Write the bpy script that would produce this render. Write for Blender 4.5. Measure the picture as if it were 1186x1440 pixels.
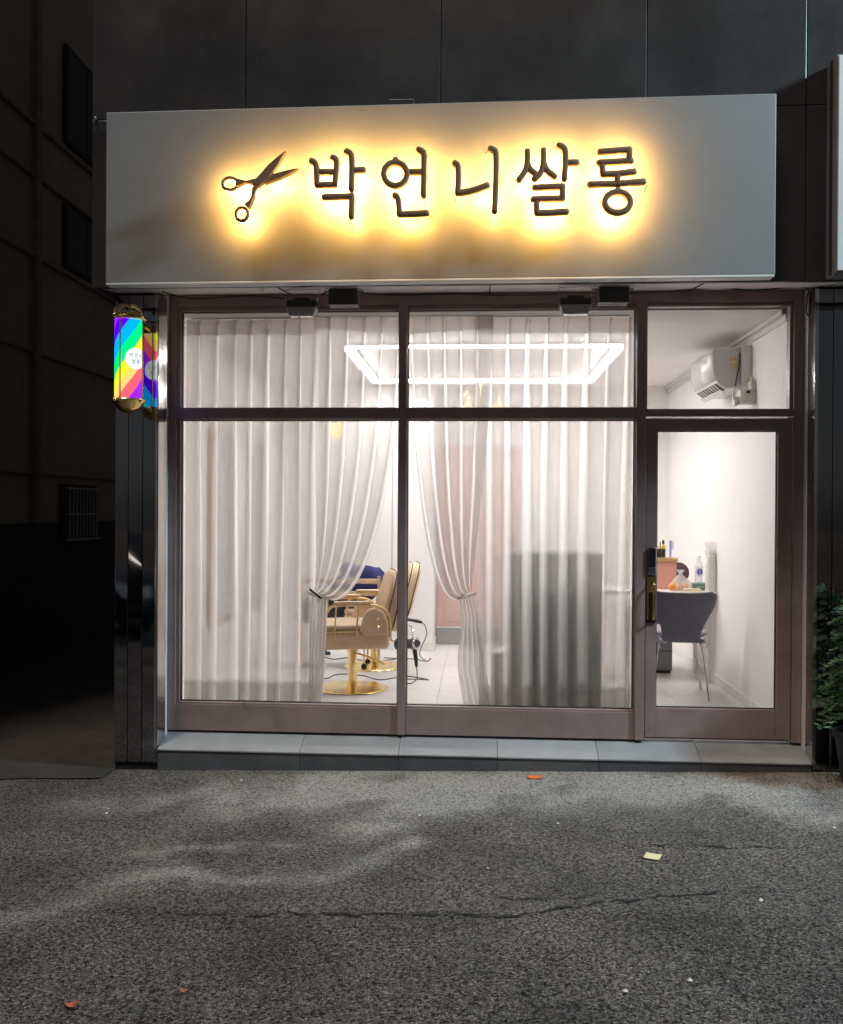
import bpy, bmesh, math, random
from mathutils import Vector, Matrix, noise
random.seed(7)
sc = bpy.context.scene
for o in list(bpy.data.objects):
    bpy.data.objects.remove(o)
COL = sc.collection
R = math.radians
PI = math.pi

# ------------------------------------------------------------------ camera
IW, IH, FPX = 1186.0, 1440.0, 1300.0
YAW, PITCH, ROLL = R(3.65), R(-0.25), R(0.33)
CAM = Vector((0, -6.07, 1.655))
_fw = Vector((-math.sin(YAW) * math.cos(PITCH), math.cos(YAW) * math.cos(PITCH), math.sin(PITCH)))
_r0 = Vector((math.cos(YAW), math.sin(YAW), 0))
_u0 = _r0.cross(_fw)
_rt = _r0 * math.cos(ROLL) + _u0 * math.sin(ROLL)
_up = -_r0 * math.sin(ROLL) + _u0 * math.cos(ROLL)
cam = bpy.data.objects.new('camera', bpy.data.cameras.new('camera'))
COL.objects.link(cam)
_m = Matrix((_rt, _up, -_fw)).transposed().to_4x4()
_m.translation = CAM
cam.matrix_world = _m
cam.data.sensor_fit = 'VERTICAL'
cam.data.sensor_height = 24
cam.data.lens = 24 * FPX / IH
cam.data.clip_start = 0.05
cam.data.clip_end = 400
sc.camera = cam


def ray(px, py):
    return _fw + _rt * ((px - IW / 2) / FPX) - _up * ((py - IH / 2) / FPX)


def PY(px, py, y):
    """photo pixel -> point on the upright plane Y = y"""
    d = ray(px, py)
    return CAM + d * ((y - CAM.y) / d.y)


def PZ(px, py, z):
    d = ray(px, py)
    return CAM + d * ((z - CAM.z) / d.z)


def PX(px, py, x):
    d = ray(px, py)
    return CAM + d * ((x - CAM.x) / d.x)


# ------------------------------------------------------------------ world, sun, exposure
world = bpy.data.worlds.new('World')
sc.world = world
world.use_nodes = True
wn = world.node_tree.nodes
wl = world.node_tree.links
sky = wn.new('ShaderNodeTexSky')
sky.sky_type = 'NISHITA'
sky.sun_disc = False
SUN_DIR = Vector((0.22, 0.33, -0.93)).normalized()      # direction the light travels
sky.sun_elevation = math.asin(-SUN_DIR.z)
sky.sun_rotation = math.atan2(-SUN_DIR.x, -SUN_DIR.y)
hs = wn.new('ShaderNodeHueSaturation')
hs.inputs['Saturation'].default_value = 0.25
wl.new(sky.outputs[0], hs.inputs['Color'])
wl.new(hs.outputs[0], wn['Background'].inputs['Color'])
wn['Background'].inputs['Strength'].default_value = 0.012
sun_l = bpy.data.lights.new('sun', 'SUN')
sun_l.energy = 1.5
sun_l.angle = R(11)
sun_l.color = (1.0, 0.865, 0.755)
sun = bpy.data.objects.new('sun', sun_l)
COL.objects.link(sun)
sun.rotation_euler = SUN_DIR.to_track_quat('-Z', 'Y').to_euler()
sun.location = (-8, -8, 8)
vs = sc.view_settings
vs.view_transform = 'Standard'
vs.look = 'None'
vs.gamma = 1
vs.exposure = 0.0
vs.use_curve_mapping = False
sc.render.engine = 'CYCLES'
cy = sc.cycles
cy.use_denoising = True
cy.max_bounces = 14
cy.diffuse_bounces = 6
cy.glossy_bounces = 5
cy.transmission_bounces = 8
cy.transparent_max_bounces = 24
cy.caustics_reflective = False
cy.caustics_refractive = False
cy.sample_clamp_indirect = 6.0

# ------------------------------------------------------------------ materials
MATS = {}


def mat(name, col=(0.5, 0.5, 0.5), rough=0.5, metal=0.0, var=0.0, vscale=6.0, bump=0.0, bscale=60.0, spec=0.5,
        emit=None, estr=0.0, rvar=0.0, stretch=None):
    if name in MATS:
        return MATS[name]
    m = bpy.data.materials.new(name)
    m.use_nodes = True
    n, l = m.node_tree.nodes, m.node_tree.links
    b = n['Principled BSDF']
    b.inputs['Base Color'].default_value = (*col, 1)
    b.inputs['Roughness'].default_value = rough
    b.inputs['Metallic'].default_value = metal
    b.inputs['Specular IOR Level'].default_value = spec
    if emit:
        b.inputs['Emission Color'].default_value = (*emit, 1)
        b.inputs['Emission Strength'].default_value = estr
    if var or bump or rvar:
        tc = n.new('ShaderNodeTexCoord')
        mp = n.new('ShaderNodeMapping')
        if stretch:
            mp.inputs['Scale'].default_value = stretch
        l.new(tc.outputs['Object'], mp.inputs[0])
    if var or rvar:
        t = n.new('ShaderNodeTexNoise')
        t.inputs['Scale'].default_value = vscale
        t.inputs['Detail'].default_value = 6
        t.inputs['Roughness'].default_value = 0.65
        l.new(mp.outputs[0], t.inputs['Vector'])
        if var:
            cr = n.new('ShaderNodeValToRGB')
            e = cr.color_ramp.elements
            e[0].position, e[1].position = 0.3, 0.72
            e[0].color = (*[max(0, c * (1 - var)) for c in col], 1)
            e[1].color = (*[min(1, c * (1 + var)) for c in col], 1)
            l.new(t.outputs[0], cr.inputs[0])
            l.new(cr.outputs[0], b.inputs['Base Color'])
        if rvar:
            mr = n.new('ShaderNodeMapRange')
            mr.inputs['From Min'].default_value = 0.3
            mr.inputs['From Max'].default_value = 0.7
            mr.inputs['To Min'].default_value = max(0.01, rough - rvar)
            mr.inputs['To Max'].default_value = min(1, rough + rvar)
            l.new(t.outputs[0], mr.inputs[0])
            l.new(mr.outputs[0], b.inputs['Roughness'])
    if bump:
        t2 = n.new('ShaderNodeTexNoise')
        t2.inputs['Scale'].default_value = bscale
        t2.inputs['Detail'].default_value = 4
        l.new(mp.outputs[0], t2.inputs['Vector'])
        bp = n.new('ShaderNodeBump')
        bp.inputs['Strength'].default_value = bump
        bp.inputs['Distance'].default_value = 0.01
        l.new(t2.outputs[0], bp.inputs['Height'])
        l.new(bp.outputs[0], b.inputs['Normal'])
    MATS[name] = m
    return m


def sheer_mat(name, col, transp, trans=0.55):
    m = bpy.data.materials.new(name)
    m.use_nodes = True
    n, l = m.node_tree.nodes, m.node_tree.links
    n.remove(n['Principled BSDF'])
    out = n['Material Output']
    d = n.new('ShaderNodeBsdfDiffuse')
    t = n.new('ShaderNodeBsdfTranslucent')
    tr = n.new('ShaderNodeBsdfTransparent')
    d.inputs[0].default_value = t.inputs[0].default_value = (*col, 1)
    a = n.new('ShaderNodeMixShader')
    a.inputs[0].default_value = trans
    l.new(d.outputs[0], a.inputs[1])
    l.new(t.outputs[0], a.inputs[2])
    b = n.new('ShaderNodeMixShader')
    l.new(a.outputs[0], b.inputs[1])
    l.new(tr.outputs[0], b.inputs[2])
    # woven thread density wanders a little
    tc = n.new('ShaderNodeTexCoord')
    mp = n.new('ShaderNodeMapping')
    mp.inputs['Scale'].default_value = (14, 14, 1.2)
    ns = n.new('ShaderNodeTexNoise')
    ns.inputs['Scale'].default_value = 3
    mr = n.new('ShaderNodeMapRange')
    mr.inputs['To Min'].default_value = transp - 0.05
    mr.inputs['To Max'].default_value = transp + 0.05
    l.new(tc.outputs['Object'], mp.inputs[0])
    l.new(mp.outputs[0], ns.inputs['Vector'])
    l.new(ns.outputs[0], mr.inputs[0])
    l.new(mr.outputs[0], b.inputs[0])
    l.new(b.outputs[0], out.inputs['Surface'])
    MATS[name] = m
    return m


def glass_mat(name, tint=(0.97, 0.985, 0.98), ior=1.5):
    m = bpy.data.materials.new(name)
    m.use_nodes = True
    n, l = m.node_tree.nodes, m.node_tree.links
    n.remove(n['Principled BSDF'])
    out = n['Material Output']
    tr = n.new('ShaderNodeBsdfTransparent')
    tr.inputs[0].default_value = (*tint, 1)
    g = n.new('ShaderNodeBsdfGlossy')
    g.inputs['Roughness'].default_value = 0.0
    fr = n.new('ShaderNodeFresnel')
    fr.inputs[0].default_value = ior
    mx = n.new('ShaderNodeMixShader')
    l.new(fr.outputs[0], mx.inputs[0])
    l.new(tr.outputs[0], mx.inputs[1])
    l.new(g.outputs[0], mx.inputs[2])
    l.new(mx.outputs[0], out.inputs['Surface'])
    MATS[name] = m
    return m


def emit_mat(name, col, s):
    m = bpy.data.materials.new(name)
    m.use_nodes = True
    n, l = m.node_tree.nodes, m.node_tree.links
    n.remove(n['Principled BSDF'])
    e = n.new('ShaderNodeEmission')
    e.inputs[0].default_value = (*col, 1)
    e.inputs[1].default_value = s
    l.new(e.outputs[0], n['Material Output'].inputs['Surface'])
    MATS[name] = m
    return m


M_FASCIA = mat('grey composite panel', (0.038, 0.033, 0.031), 0.34, 0.0, var=0.10, vscale=2.2, rvar=0.1, bump=0.02, bscale=9)
M_BACKING = mat('dark joint', (0.012, 0.012, 0.013), 0.8)
M_CONC = mat('building render', (0.16, 0.155, 0.15), 0.9, var=0.2, bump=0.3)
M_SOFFIT = mat('soffit sheet', (0.84, 0.79, 0.78), 0.45, var=0.08, vscale=3)
M_BLACKST = mat('polished black steel', (0.29, 0.29, 0.305), 0.04, 1.0, var=0.12, vscale=2, rvar=0.03, bump=0.012, bscale=2.5)
M_SILVER = mat('polished steel', (0.62, 0.61, 0.60), 0.14, 1.0, var=0.1, vscale=5, rvar=0.05)
M_REVEAL = mat('white painted reveal', (0.80, 0.81, 0.82), 0.5, var=0.12, vscale=5, bump=0.1)
M_FRAME = mat('brown anodised frame', (0.30, 0.212, 0.2), 0.34, 0.0, var=0.16, vscale=5, rvar=0.08)
M_GASKET = mat('black gasket', (0.015, 0.013, 0.013), 0.6)
M_GLASS = glass_mat('window glass')
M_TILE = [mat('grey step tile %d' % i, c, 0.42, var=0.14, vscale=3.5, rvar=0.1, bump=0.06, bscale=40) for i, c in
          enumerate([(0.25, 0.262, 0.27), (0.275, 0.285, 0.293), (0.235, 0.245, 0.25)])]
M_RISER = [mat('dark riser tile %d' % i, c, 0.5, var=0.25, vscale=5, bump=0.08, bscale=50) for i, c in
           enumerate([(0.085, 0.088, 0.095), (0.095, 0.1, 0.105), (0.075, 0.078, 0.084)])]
M_GROUT = mat('grout', (0.05, 0.05, 0.05), 0.9)
M_WALLIN = mat('interior white paint', (0.86, 0.838, 0.832), 0.7, var=0.03, vscale=2, bump=0.03, bscale=90)
M_CEIL = mat('interior ceiling paint', (0.88, 0.85, 0.84), 0.8)
M_FLOORT = [mat('pale floor tile %d' % i, c, 0.38, var=0.06, vscale=4, rvar=0.08) for i, c in
            enumerate([(0.68, 0.655, 0.645), (0.70, 0.675, 0.665), (0.66, 0.64, 0.63)])]
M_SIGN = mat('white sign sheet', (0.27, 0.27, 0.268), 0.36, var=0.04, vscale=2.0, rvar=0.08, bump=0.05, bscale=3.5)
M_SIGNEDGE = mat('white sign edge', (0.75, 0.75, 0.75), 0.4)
M_LETTER = mat('bronze letter', (0.24, 0.135, 0.07), 0.6, 0.0, var=0.12, vscale=12)
M_LED = emit_mat('warm halo led', (1.0, 0.55, 0.125), 112.0)
_t = M_LED.node_tree
_n = _t.nodes.new('ShaderNodeTexNoise')
_n.inputs['Scale'].default_value = 7.0
_n.inputs['Detail'].default_value = 1.0
_c = _t.nodes.new('ShaderNodeTexCoord')
_r = _t.nodes.new('ShaderNodeMapRange')
_r.inputs['From Min'].default_value = 0.32
_r.inputs['From Max'].default_value = 0.68
_r.inputs['To Min'].default_value = 40.0
_r.inputs['To Max'].default_value = 330.0
_t.links.new(_c.outputs['Object'], _n.inputs['Vector'])
_t.links.new(_n.outputs[0], _r.inputs[0])
_t.links.new(_r.outputs[0], [q for q in _t.nodes if q.type == 'EMISSION'][0].inputs[1])
M_WIRE = mat('black wire', (0.012, 0.012, 0.012), 0.55)
M_GOLD = mat('polished gold', (0.90, 0.66, 0.26), 0.20, 1.0, rvar=0.06, vscale=8)
M_GOLDP = mat('painted gold tube', (0.78, 0.58, 0.30), 0.3, 0.75)
M_LEATHER = mat('beige leather', (0.66, 0.475, 0.31), 0.45, var=0.08, vscale=8, bump=0.25, bscale=160)
M_PIPING = mat('dark piping', (0.05, 0.035, 0.03), 0.6)
M_NAVY = mat('navy cloth', (0.025, 0.028, 0.14), 0.85, var=0.2, bump=0.4, bscale=120)
M_BLACKP = mat('black plastic', (0.02, 0.02, 0.022), 0.35)
M_DKCLOTH = mat('black cloth', (0.02, 0.02, 0.028), 0.9, var=0.3)
M_CHROME = mat('chrome tube', (0.55, 0.55, 0.57), 0.15, 1.0)
M_SLATE = mat('slate moulded shell', (0.125, 0.13, 0.17), 0.5, var=0.15, vscale=9, bump=0.05)
M_LILAC = mat('lilac cushion cloth', (0.40, 0.35, 0.38), 0.9, var=0.1, bump=0.3, bscale=110)
M_WHITEP = mat('white plastic', (0.78, 0.77, 0.76), 0.35)
M_ACFRONT = mat('white gloss panel', (0.84, 0.83, 0.83), 0.2)
M_ACSIDE = mat('pale grey plastic', (0.72, 0.71, 0.70), 0.4)
M_IVORY = mat('ivory plastic', (0.66, 0.63, 0.54), 0.45)
M_DARK = mat('dark slot', (0.02, 0.02, 0.022), 0.6)
M_TABLE = mat('white laminate', (0.78, 0.76, 0.72), 0.4)
M_PINK = mat('pink board', (0.72, 0.36, 0.28), 0.6, var=0.06)
M_PINKD = mat('dusty pink door paint', (0.55, 0.385, 0.345), 0.5, var=0.06)
M_WOODL = mat('light wood', (0.55, 0.33, 0.15), 0.5, var=0.2, vscale=6, stretch=(1, 8, 8))
M_GREENBX = mat('green carton', (0.14, 0.24, 0.20), 0.6, var=0.1)
M_YELLOW = mat('yellow plastic', (0.75, 0.5, 0.03), 0.4)
M_BLUE = mat('blue print', (0.05, 0.09, 0.5), 0.4)
M_PBLUE = mat('pale blue plastic', (0.35, 0.42, 0.75), 0.4)
M_ORANGE = mat('orange peel', (0.85, 0.30, 0.05), 0.5, var=0.1, bump=0.3, bscale=90)
M_CREAM = mat('cream paper', (0.78, 0.70, 0.48), 0.7)
M_BAG = sheer_mat('clear plastic bag', (0.9, 0.88, 0.87), 0.55, 0.5)
M_BOTTLE = sheer_mat('clear bottle', (0.85, 0.87, 0.92), 0.6, 0.5)
M_ROLL = mat('wrapped white cloth', (0.74, 0.70, 0.62), 0.75, var=0.12, vscale=12)
M_GREYCAB = mat('grey cabinet', (0.20, 0.19, 0.20), 0.5, var=0.1)
M_GREYSTEP = mat('grey inner step', (0.30, 0.295, 0.295), 0.5, var=0.08)
M_TEAL = mat('dark teal counter', (0.012, 0.075, 0.085), 0.4, var=0.2, vscale=3)
M_TEALD = mat('counter shelf recess', (0.03, 0.034, 0.036), 0.6)
M_BIN = mat('pale bin plastic', (0.62, 0.52, 0.48), 0.5)
M_MIRROR = mat('mirror', (0.85, 0.85, 0.85), 0.02, 1.0)
M_LEDW = emit_mat('white led tube', (1.0, 0.965, 0.945), 122.0)
M_WARMB = emit_mat('warm bulb', (1.0, 0.66, 0.28), 2.6)
def curtain_mat(name, panel, fold):
    """sheer cloth: (colour, see-through share, translucent share) of the flat cloth and of the gathered folds"""
    m = bpy.data.materials.new(name)
    m.use_nodes = True
    n, l = m.node_tree.nodes, m.node_tree.links
    n.remove(n['Principled BSDF'])
    at = n.new('ShaderNodeAttribute')
    at.attribute_name = 'fold'
    mc = n.new('ShaderNodeMix')
    mc.data_type = 'RGBA'
    mc.inputs[6].default_value = (*panel[0], 1)
    mc.inputs[7].default_value = (*fold[0], 1)
    l.new(at.outputs['Fac'], mc.inputs[0])
    ms = []
    for k in (1, 2):
        q = n.new('ShaderNodeMapRange')
        q.inputs['To Min'].default_value = panel[k]
        q.inputs['To Max'].default_value = fold[k]
        l.new(at.outputs['Fac'], q.inputs[0])
        ms.append(q)
    tc = n.new('ShaderNodeTexCoord')
    mp = n.new('ShaderNodeMapping')
    mp.inputs['Scale'].default_value = (10, 10, 1.5)
    ns = n.new('ShaderNodeTexNoise')
    ns.inputs['Scale'].default_value = 3
    ns.inputs['Detail'].default_value = 4
    l.new(tc.outputs['Object'], mp.inputs[0])
    l.new(mp.outputs[0], ns.inputs['Vector'])
    ma_ = n.new('ShaderNodeMath')
    ma_.operation = 'MULTIPLY_ADD'
    ma_.inputs[1].default_value = 0.22
    l.new(ns.outputs[0], ma_.inputs[0])
    l.new(ms[0].outputs[0], ma_.inputs[2])
    d = n.new('ShaderNodeBsdfDiffuse')
    t = n.new('ShaderNodeBsdfTranslucent')
    tr = n.new('ShaderNodeBsdfTransparent')
    l.new(mc.outputs[2], d.inputs[0])
    l.new(mc.outputs[2], t.inputs[0])
    a = n.new('ShaderNodeMixShader')
    l.new(ms[1].outputs[0], a.inputs[0])
    l.new(d.outputs[0], a.inputs[1])
    l.new(t.outputs[0], a.inputs[2])
    b = n.new('ShaderNodeMixShader')
    l.new(ma_.outputs[0], b.inputs[0])
    l.new(a.outputs[0], b.inputs[1])
    l.new(tr.outputs[0], b.inputs[2])
    l.new(b.outputs[0], n['Material Output'].inputs['Surface'])
    MATS[name] = m
    return m


M_CURT = curtain_mat('sheer curtain cloth', ((0.77, 0.73, 0.705), 0.27, 0.56), ((0.97, 0.95, 0.93), 0.04, 0.74))  # folds whitened to paint in the brighter glow along them
M_CURT2 = sheer_mat('curtain heading cloth', (0.66, 0.60, 0.55), 0.18, 0.5)
M_HEM = sheer_mat('curtain hem cloth', (0.74, 0.73, 0.70), 0.3, 0.5)
M_FLOOD = mat('dark grey lamp body', (0.045, 0.042, 0.042), 0.5, var=0.2)
M_LENS = mat('lamp lens', (0.42, 0.42, 0.42), 0.2)
M_BRASS = mat('brass plate', (0.62, 0.50, 0.20), 0.22, 1.0, rvar=0.05)
M_PLANTP = mat('dark pot', (0.02, 0.02, 0.022), 0.5, var=0.2)
M_SOIL = mat('soil', (0.03, 0.022, 0.015), 0.95)
M_BARK = mat('bark', (0.07, 0.045, 0.03), 0.9, var=0.3)
M_LEAF = [mat('conifer spray %d' % i, c, 0.6, var=0.3, vscale=20) for i, c in
          enumerate([(0.085, 0.18, 0.075), (0.11, 0.21, 0.085), (0.06, 0.135, 0.055)])]
M_OLDW = mat('neighbour wall render', (0.33, 0.27, 0.21), 0.9, var=0.2, vscale=1.2, bump=0.3, bscale=30)
M_OLDD = mat('neighbour dark dado', (0.025, 0.025, 0.03), 0.85, var=0.3, vscale=2)
M_OLDT = mat('neighbour trim', (0.24, 0.20, 0.155), 0.9, var=0.2)
M_CAR = mat('dark car paint', (0.014, 0.016, 0.022), 0.12, 0.2, spec=0.6)
M_CARG = mat('car glass', (0.01, 0.011, 0.012), 0.03)
M_TYRE = mat('tyre rubber', (0.015, 0.015, 0.015), 0.8)
M_RIM = mat('alloy rim', (0.6, 0.6, 0.62), 0.3, 0.3)
M_HEADL = mat('headlamp glass', (0.7, 0.72, 0.75), 0.08, 0.6)
M_POLEM = mat('galvanised pole', (0.3, 0.3, 0.3), 0.5, 0.6, var=0.15)
M_NSIGN = mat('neighbour sign face', (0.66, 0.68, 0.69), 0.4, var=0.04)
M_NSIDE = mat('neighbour sign side', (0.16, 0.165, 0.175), 0.5, var=0.2)


# ------------------------------------------------------------------ mesh helpers
class MB:
    def __init__(s):
        s.v, s.f = [], []

    def add(s, vs_, fs):
        k = len(s.v)
        s.v += [tuple(p) for p in vs_]
        s.f += [tuple(i + k for i in f) for f in fs]
        return s

    def box(s, x0, x1, y0, y1, z0, z1):
        x0, x1 = min(x0, x1), max(x0, x1)
        y0, y1 = min(y0, y1), max(y0, y1)
        z0, z1 = min(z0, z1), max(z0, z1)
        return s.add([(x0, y0, z0), (x1, y0, z0), (x1, y1, z0), (x0, y1, z0), (x0, y0, z1), (x1, y0, z1), (x1, y1, z1), (x0, y1, z1)],
                     [(0, 3, 2, 1), (4, 5, 6, 7), (0, 1, 5, 4), (1, 2, 6, 5), (2, 3, 7, 6), (3, 0, 4, 7)])

    def hexa(s, p):
        """8 corners, bottom ring then top ring, counter-clockwise from above"""
        return s.add(p, [(0, 3, 2, 1), (4, 5, 6, 7), (0, 1, 5, 4), (1, 2, 6, 5), (2, 3, 7, 6), (3, 0, 4, 7)])

    def prism(s, pts, y0, y1):
        """outline in XZ, extruded along Y"""
        n = len(pts)
        a = sum(pts[i][0] * pts[(i + 1) % n][1] - pts[(i + 1) % n][0] * pts[i][1] for i in range(n))
        if a < 0:
            pts = pts[::-1]
        vs_ = [(x, y0, z) for x, z in pts] + [(x, y1, z) for x, z in pts]
        fs = [tuple(range(n)), tuple(range(2 * n - 1, n - 1, -1))]
        fs += [(i, i + n, (i + 1) % n + n, (i + 1) % n) for i in range(n)]
        return s.add(vs_, fs)

    def tube(s, path, r, n=8, caps=True, squash=None, closed=False, rnd=False, boxy=1.0):
        path = [Vector(p) for p in path]
        m = len(path)
        rr = list(r) if isinstance(r, (list, tuple)) else [r] * m
        if rnd:    # rounded ends
            d0 = (path[0] - path[1]).normalized()
            d1 = (path[-1] - path[-2]).normalized()
            e0, e1 = [], []
            for k in range(3):
                a = PI / 2 * (k + 0.15) / 3.0
                e0.append((path[0] + d0 * rr[0] * math.cos(a), rr[0] * math.sin(a)))
                e1.append((path[-1] + d1 * rr[-1] * math.cos(a), rr[-1] * math.sin(a)))
            path = [p for p, _ in e0] + path + [p for p, _ in reversed(e1)]
            rr = [q for _, q in e0] + rr + [q for _, q in reversed(e1)]
            m = len(path)
        k0 = len(s.v)
        prev = None
        for i in range(m):
            if closed:
                t = (path[(i + 1) % m] - path[i - 1]).normalized()
            else:
                t = (path[min(i + 1, m - 1)] - path[max(i - 1, 0)])
                t = t.normalized() if t.length > 1e-9 else Vector((0, 0, 1))
            if squash is not None:
                b = Vector(squash).normalized()
                a = t.cross(b)
                if a.length < 1e-6:
                    a = Vector((1, 0, 0))
                a.normalize()
                b = a.cross(t).normalized()
                sq = Vector(squash).length
            else:
                if prev is None:
                    ref = Vector((0, 0, 1)) if abs(t.z) < 0.9 else Vector((1, 0, 0))
                    a = t.cross(ref).normalized()
                else:
                    a = (prev - t * prev.dot(t))
                    a = a.normalized() if a.length > 1e-6 else t.orthogonal().normalized()
                prev = a
                b = t.cross(a).normalized()
                sq = 1.0
            for j in range(n):
                c = 2 * PI * j / n
                cc_, ss_ = math.cos(c), math.sin(c)
                if boxy != 1.0:
                    cc_ = math.copysign(abs(cc_) ** boxy, cc_)
                    ss_ = math.copysign(abs(ss_) ** boxy, ss_)
                p = path[i] + a * (rr[i] * cc_) + b * (rr[i] * sq * ss_)
                s.v.append(tuple(p))
        rows = m if closed else m - 1
        for i in range(rows):
            for j in range(n):
                a0 = k0 + i * n + j
                a1 = k0 + i * n + (j + 1) % n
                b0 = k0 + ((i + 1) % m) * n + j
                b1 = k0 + ((i + 1) % m) * n + (j + 1) % n
                s.f.append((a0, a1, b1, b0))
        if caps and not closed:
            s.f.append(tuple(k0 + j for j in reversed(range(n))))
            s.f.append(tuple(k0 + (m - 1) * n + j for j in range(n)))
        return s

    def lathe(s, prof, c=(0, 0, 0), n=24, ax=(0, 0, 1), cap=True, ang=2 * PI):
        ax = Vector(ax).normalized()
        a = ax.orthogonal().normalized() if abs(ax.z) < 0.99 else Vector((1, 0, 0))
        b = ax.cross(a).normalized()
        c = Vector(c)
        k0 = len(s.v)
        for r, h in prof:
            for j in range(n):
                t = 2 * PI * j / n
                s.v.append(tuple(c + ax * h + a * (r * math.cos(t)) + b * (r * math.sin(t))))
        m = len(prof)
        for i in range(m - 1):
            for j in range(n):
                s.f.append((k0 + i * n + j, k0 + i * n + (j + 1) % n, k0 + (i + 1) * n + (j + 1) % n, k0 + (i + 1) * n + j))
        if cap:
            s.f.append(tuple(k0 + j for j in reversed(range(n))))
            s.f.append(tuple(k0 + (m - 1) * n + j for j in range(n)))
        return s

    def grid(s, rows):
        """rows: list of equal-length lists of points"""
        k0 = len(s.v)
        w = len(rows[0])
        for r in rows:
            s.v += [tuple(p) for p in r]
        for i in range(len(rows) - 1):
            for j in range(w - 1):
                a = k0 + i * w + j
                s.f.append((a, a + 1, a + w + 1, a + w))
        return s

    def build(s, name, m, parent=None, smooth=False, bevel=0.0, seg=2, sharp=40, solid=0.0, subd=0):
        me = bpy.data.meshes.new(name)
        me.from_pydata(s.v, [], s.f)
        me.update()
        if m is not None:
            me.materials.append(m)
        if smooth:
            me.polygons.foreach_set('use_smooth', [True] * len(me.polygons))
            if sharp:
                me.set_sharp_from_angle(angle=R(sharp))
        o = bpy.data.objects.new(name, me)
        COL.objects.link(o)
        if parent is not None:
            o.parent = parent
        if solid:
            md = o.modifiers.new('solid', 'SOLIDIFY')
            md.thickness = solid
            md.offset = 0
        if bevel:
            md = o.modifiers.new('bevel', 'BEVEL')
            md.width = bevel
            md.segments = seg
            md.limit_method = 'ANGLE'
            md.angle_limit = R(35)
        if subd:
            md = o.modifiers.new('subd', 'SUBSURF')
            md.levels = md.render_levels = subd
        return o


def tag(o, label=None, cat=None, group=None, kind=None):
    if label:
        o['label'] = label
    if cat:
        o['category'] = cat
    if group:
        o['group'] = group
    if kind:
        o['kind'] = kind
    return o


def thing(name, label, cat, loc=(0, 0, 0), rz=0.0, group=None):
    o = bpy.data.objects.new(name, None)
    o.empty_display_size = 0.1
    COL.objects.link(o)
    o.location = loc
    o.rotation_euler = (0, 0, rz)
    return tag(o, label, cat, group)


def rel(o):
    """make an Empty placed away from the origin accept world-coordinate children"""
    return o


def copy_tree(o, parent=None):
    c = o.copy()
    COL.objects.link(c)
    c.parent = parent
    for ch in [x for x in bpy.data.objects if x.parent == o]:
        copy_tree(ch, c)
    return c


def smooth_path(p, k=5):
    p = [Vector(q) for q in p]
    if len(p) < 3:
        return p
    out = []
    for i in range(len(p) - 1):
        a = p[i - 1] if i else p[0] * 2 - p[1]
        b, c = p[i], p[i + 1]
        d = p[i + 2] if i + 2 < len(p) else p[-1] * 2 - p[-2]
        for j in range(k):
            t = j / k
            out.append(0.5 * ((2 * b) + (c - a) * t + (2 * a - 5 * b + 4 * c - d) * t * t + (3 * b - a - 3 * c + d) * t ** 3))
    out.append(p[-1])
    return out


# ------------------------------------------------------------------ key sizes, metres
X0, X1 = -2.072, 2.048            # storefront frame, outer edges
ZB, ZT = 0.168, 3.056             # frame foot and head
YF, YP, YS = 0.0, -0.22, -0.56    # frame face, pillar face, fascia face
ZFAS = 2.985                      # fascia lower edge
ZFL, ZCE = 0.20, 2.955            # shop floor and ceiling
XWL, XWR = -2.12, 1.98            # shop side walls
YB1, YB2 = 3.35, 3.85             # partition and back wall


def gz(x, y):
    """the street rises gently to the right"""
    xx = max(-4.5, min(4.5, x))
    return 0.0205 * xx - 0.0075


# ------------------------------------------------------------------ ground
def dist_poly(p, poly):
    best = 1e9
    for a, b in zip(poly[:-1], poly[1:]):
        ab = b - a
        t = max(0, min(1, (p - a).dot(ab) / max(1e-9, ab.length_squared)))
        best = min(best, (p - (a + ab * t)).length)
    return best


def g2(px, py):
    q = PZ(px, py, 0.0)
    return Vector((q.x, q.y))


def frange(a, b, st):
    n = int(round((b - a) / st))
    return [a + (b - a) * i / n for i in range(n + 1)]


xs = [-60, -30, -16, -10, -7, -5.5] + frange(-4.5, 4.5, 0.04) + [5.5, 7, 10, 16, 30, 60]
ys = [-60, -30, -18, -12, -8, -6, -5, -4.4] + frange(-4.0, -0.1, 0.04) + [0.3, 1, 2, 4, 8, 16, 30, 60]
trail = [[g2(*p) for p in q] for q in (
    [(-40, 1285), (60, 1268), (150, 1240), (230, 1218), (330, 1222), (430, 1226), (520, 1205), (590, 1180)],
    [(205, 1190), (240, 1182), (330, 1178), (420, 1180)],
    [(215, 1192), (235, 1205)],
    [(340, 1120), (480, 1105), (600, 1110), (760, 1112), (900, 1110), (1020, 1120)],  # pale band that paints light falling before the step
    [(520, 1160), (600, 1130), (680, 1115)],
    [(110, 1118), (200, 1122), (300, 1100)],
    [(1100, 1150), (1180, 1165)])]
twid = [0.085, 0.055, 0.05, 0.26, 0.2, 0.14, 0.12]
tamp = [0.75, 0.65, 0.7, 1.0, 1.1, 0.6, 0.7]
gm = MB()
dust_light = []
rows = []
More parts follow.
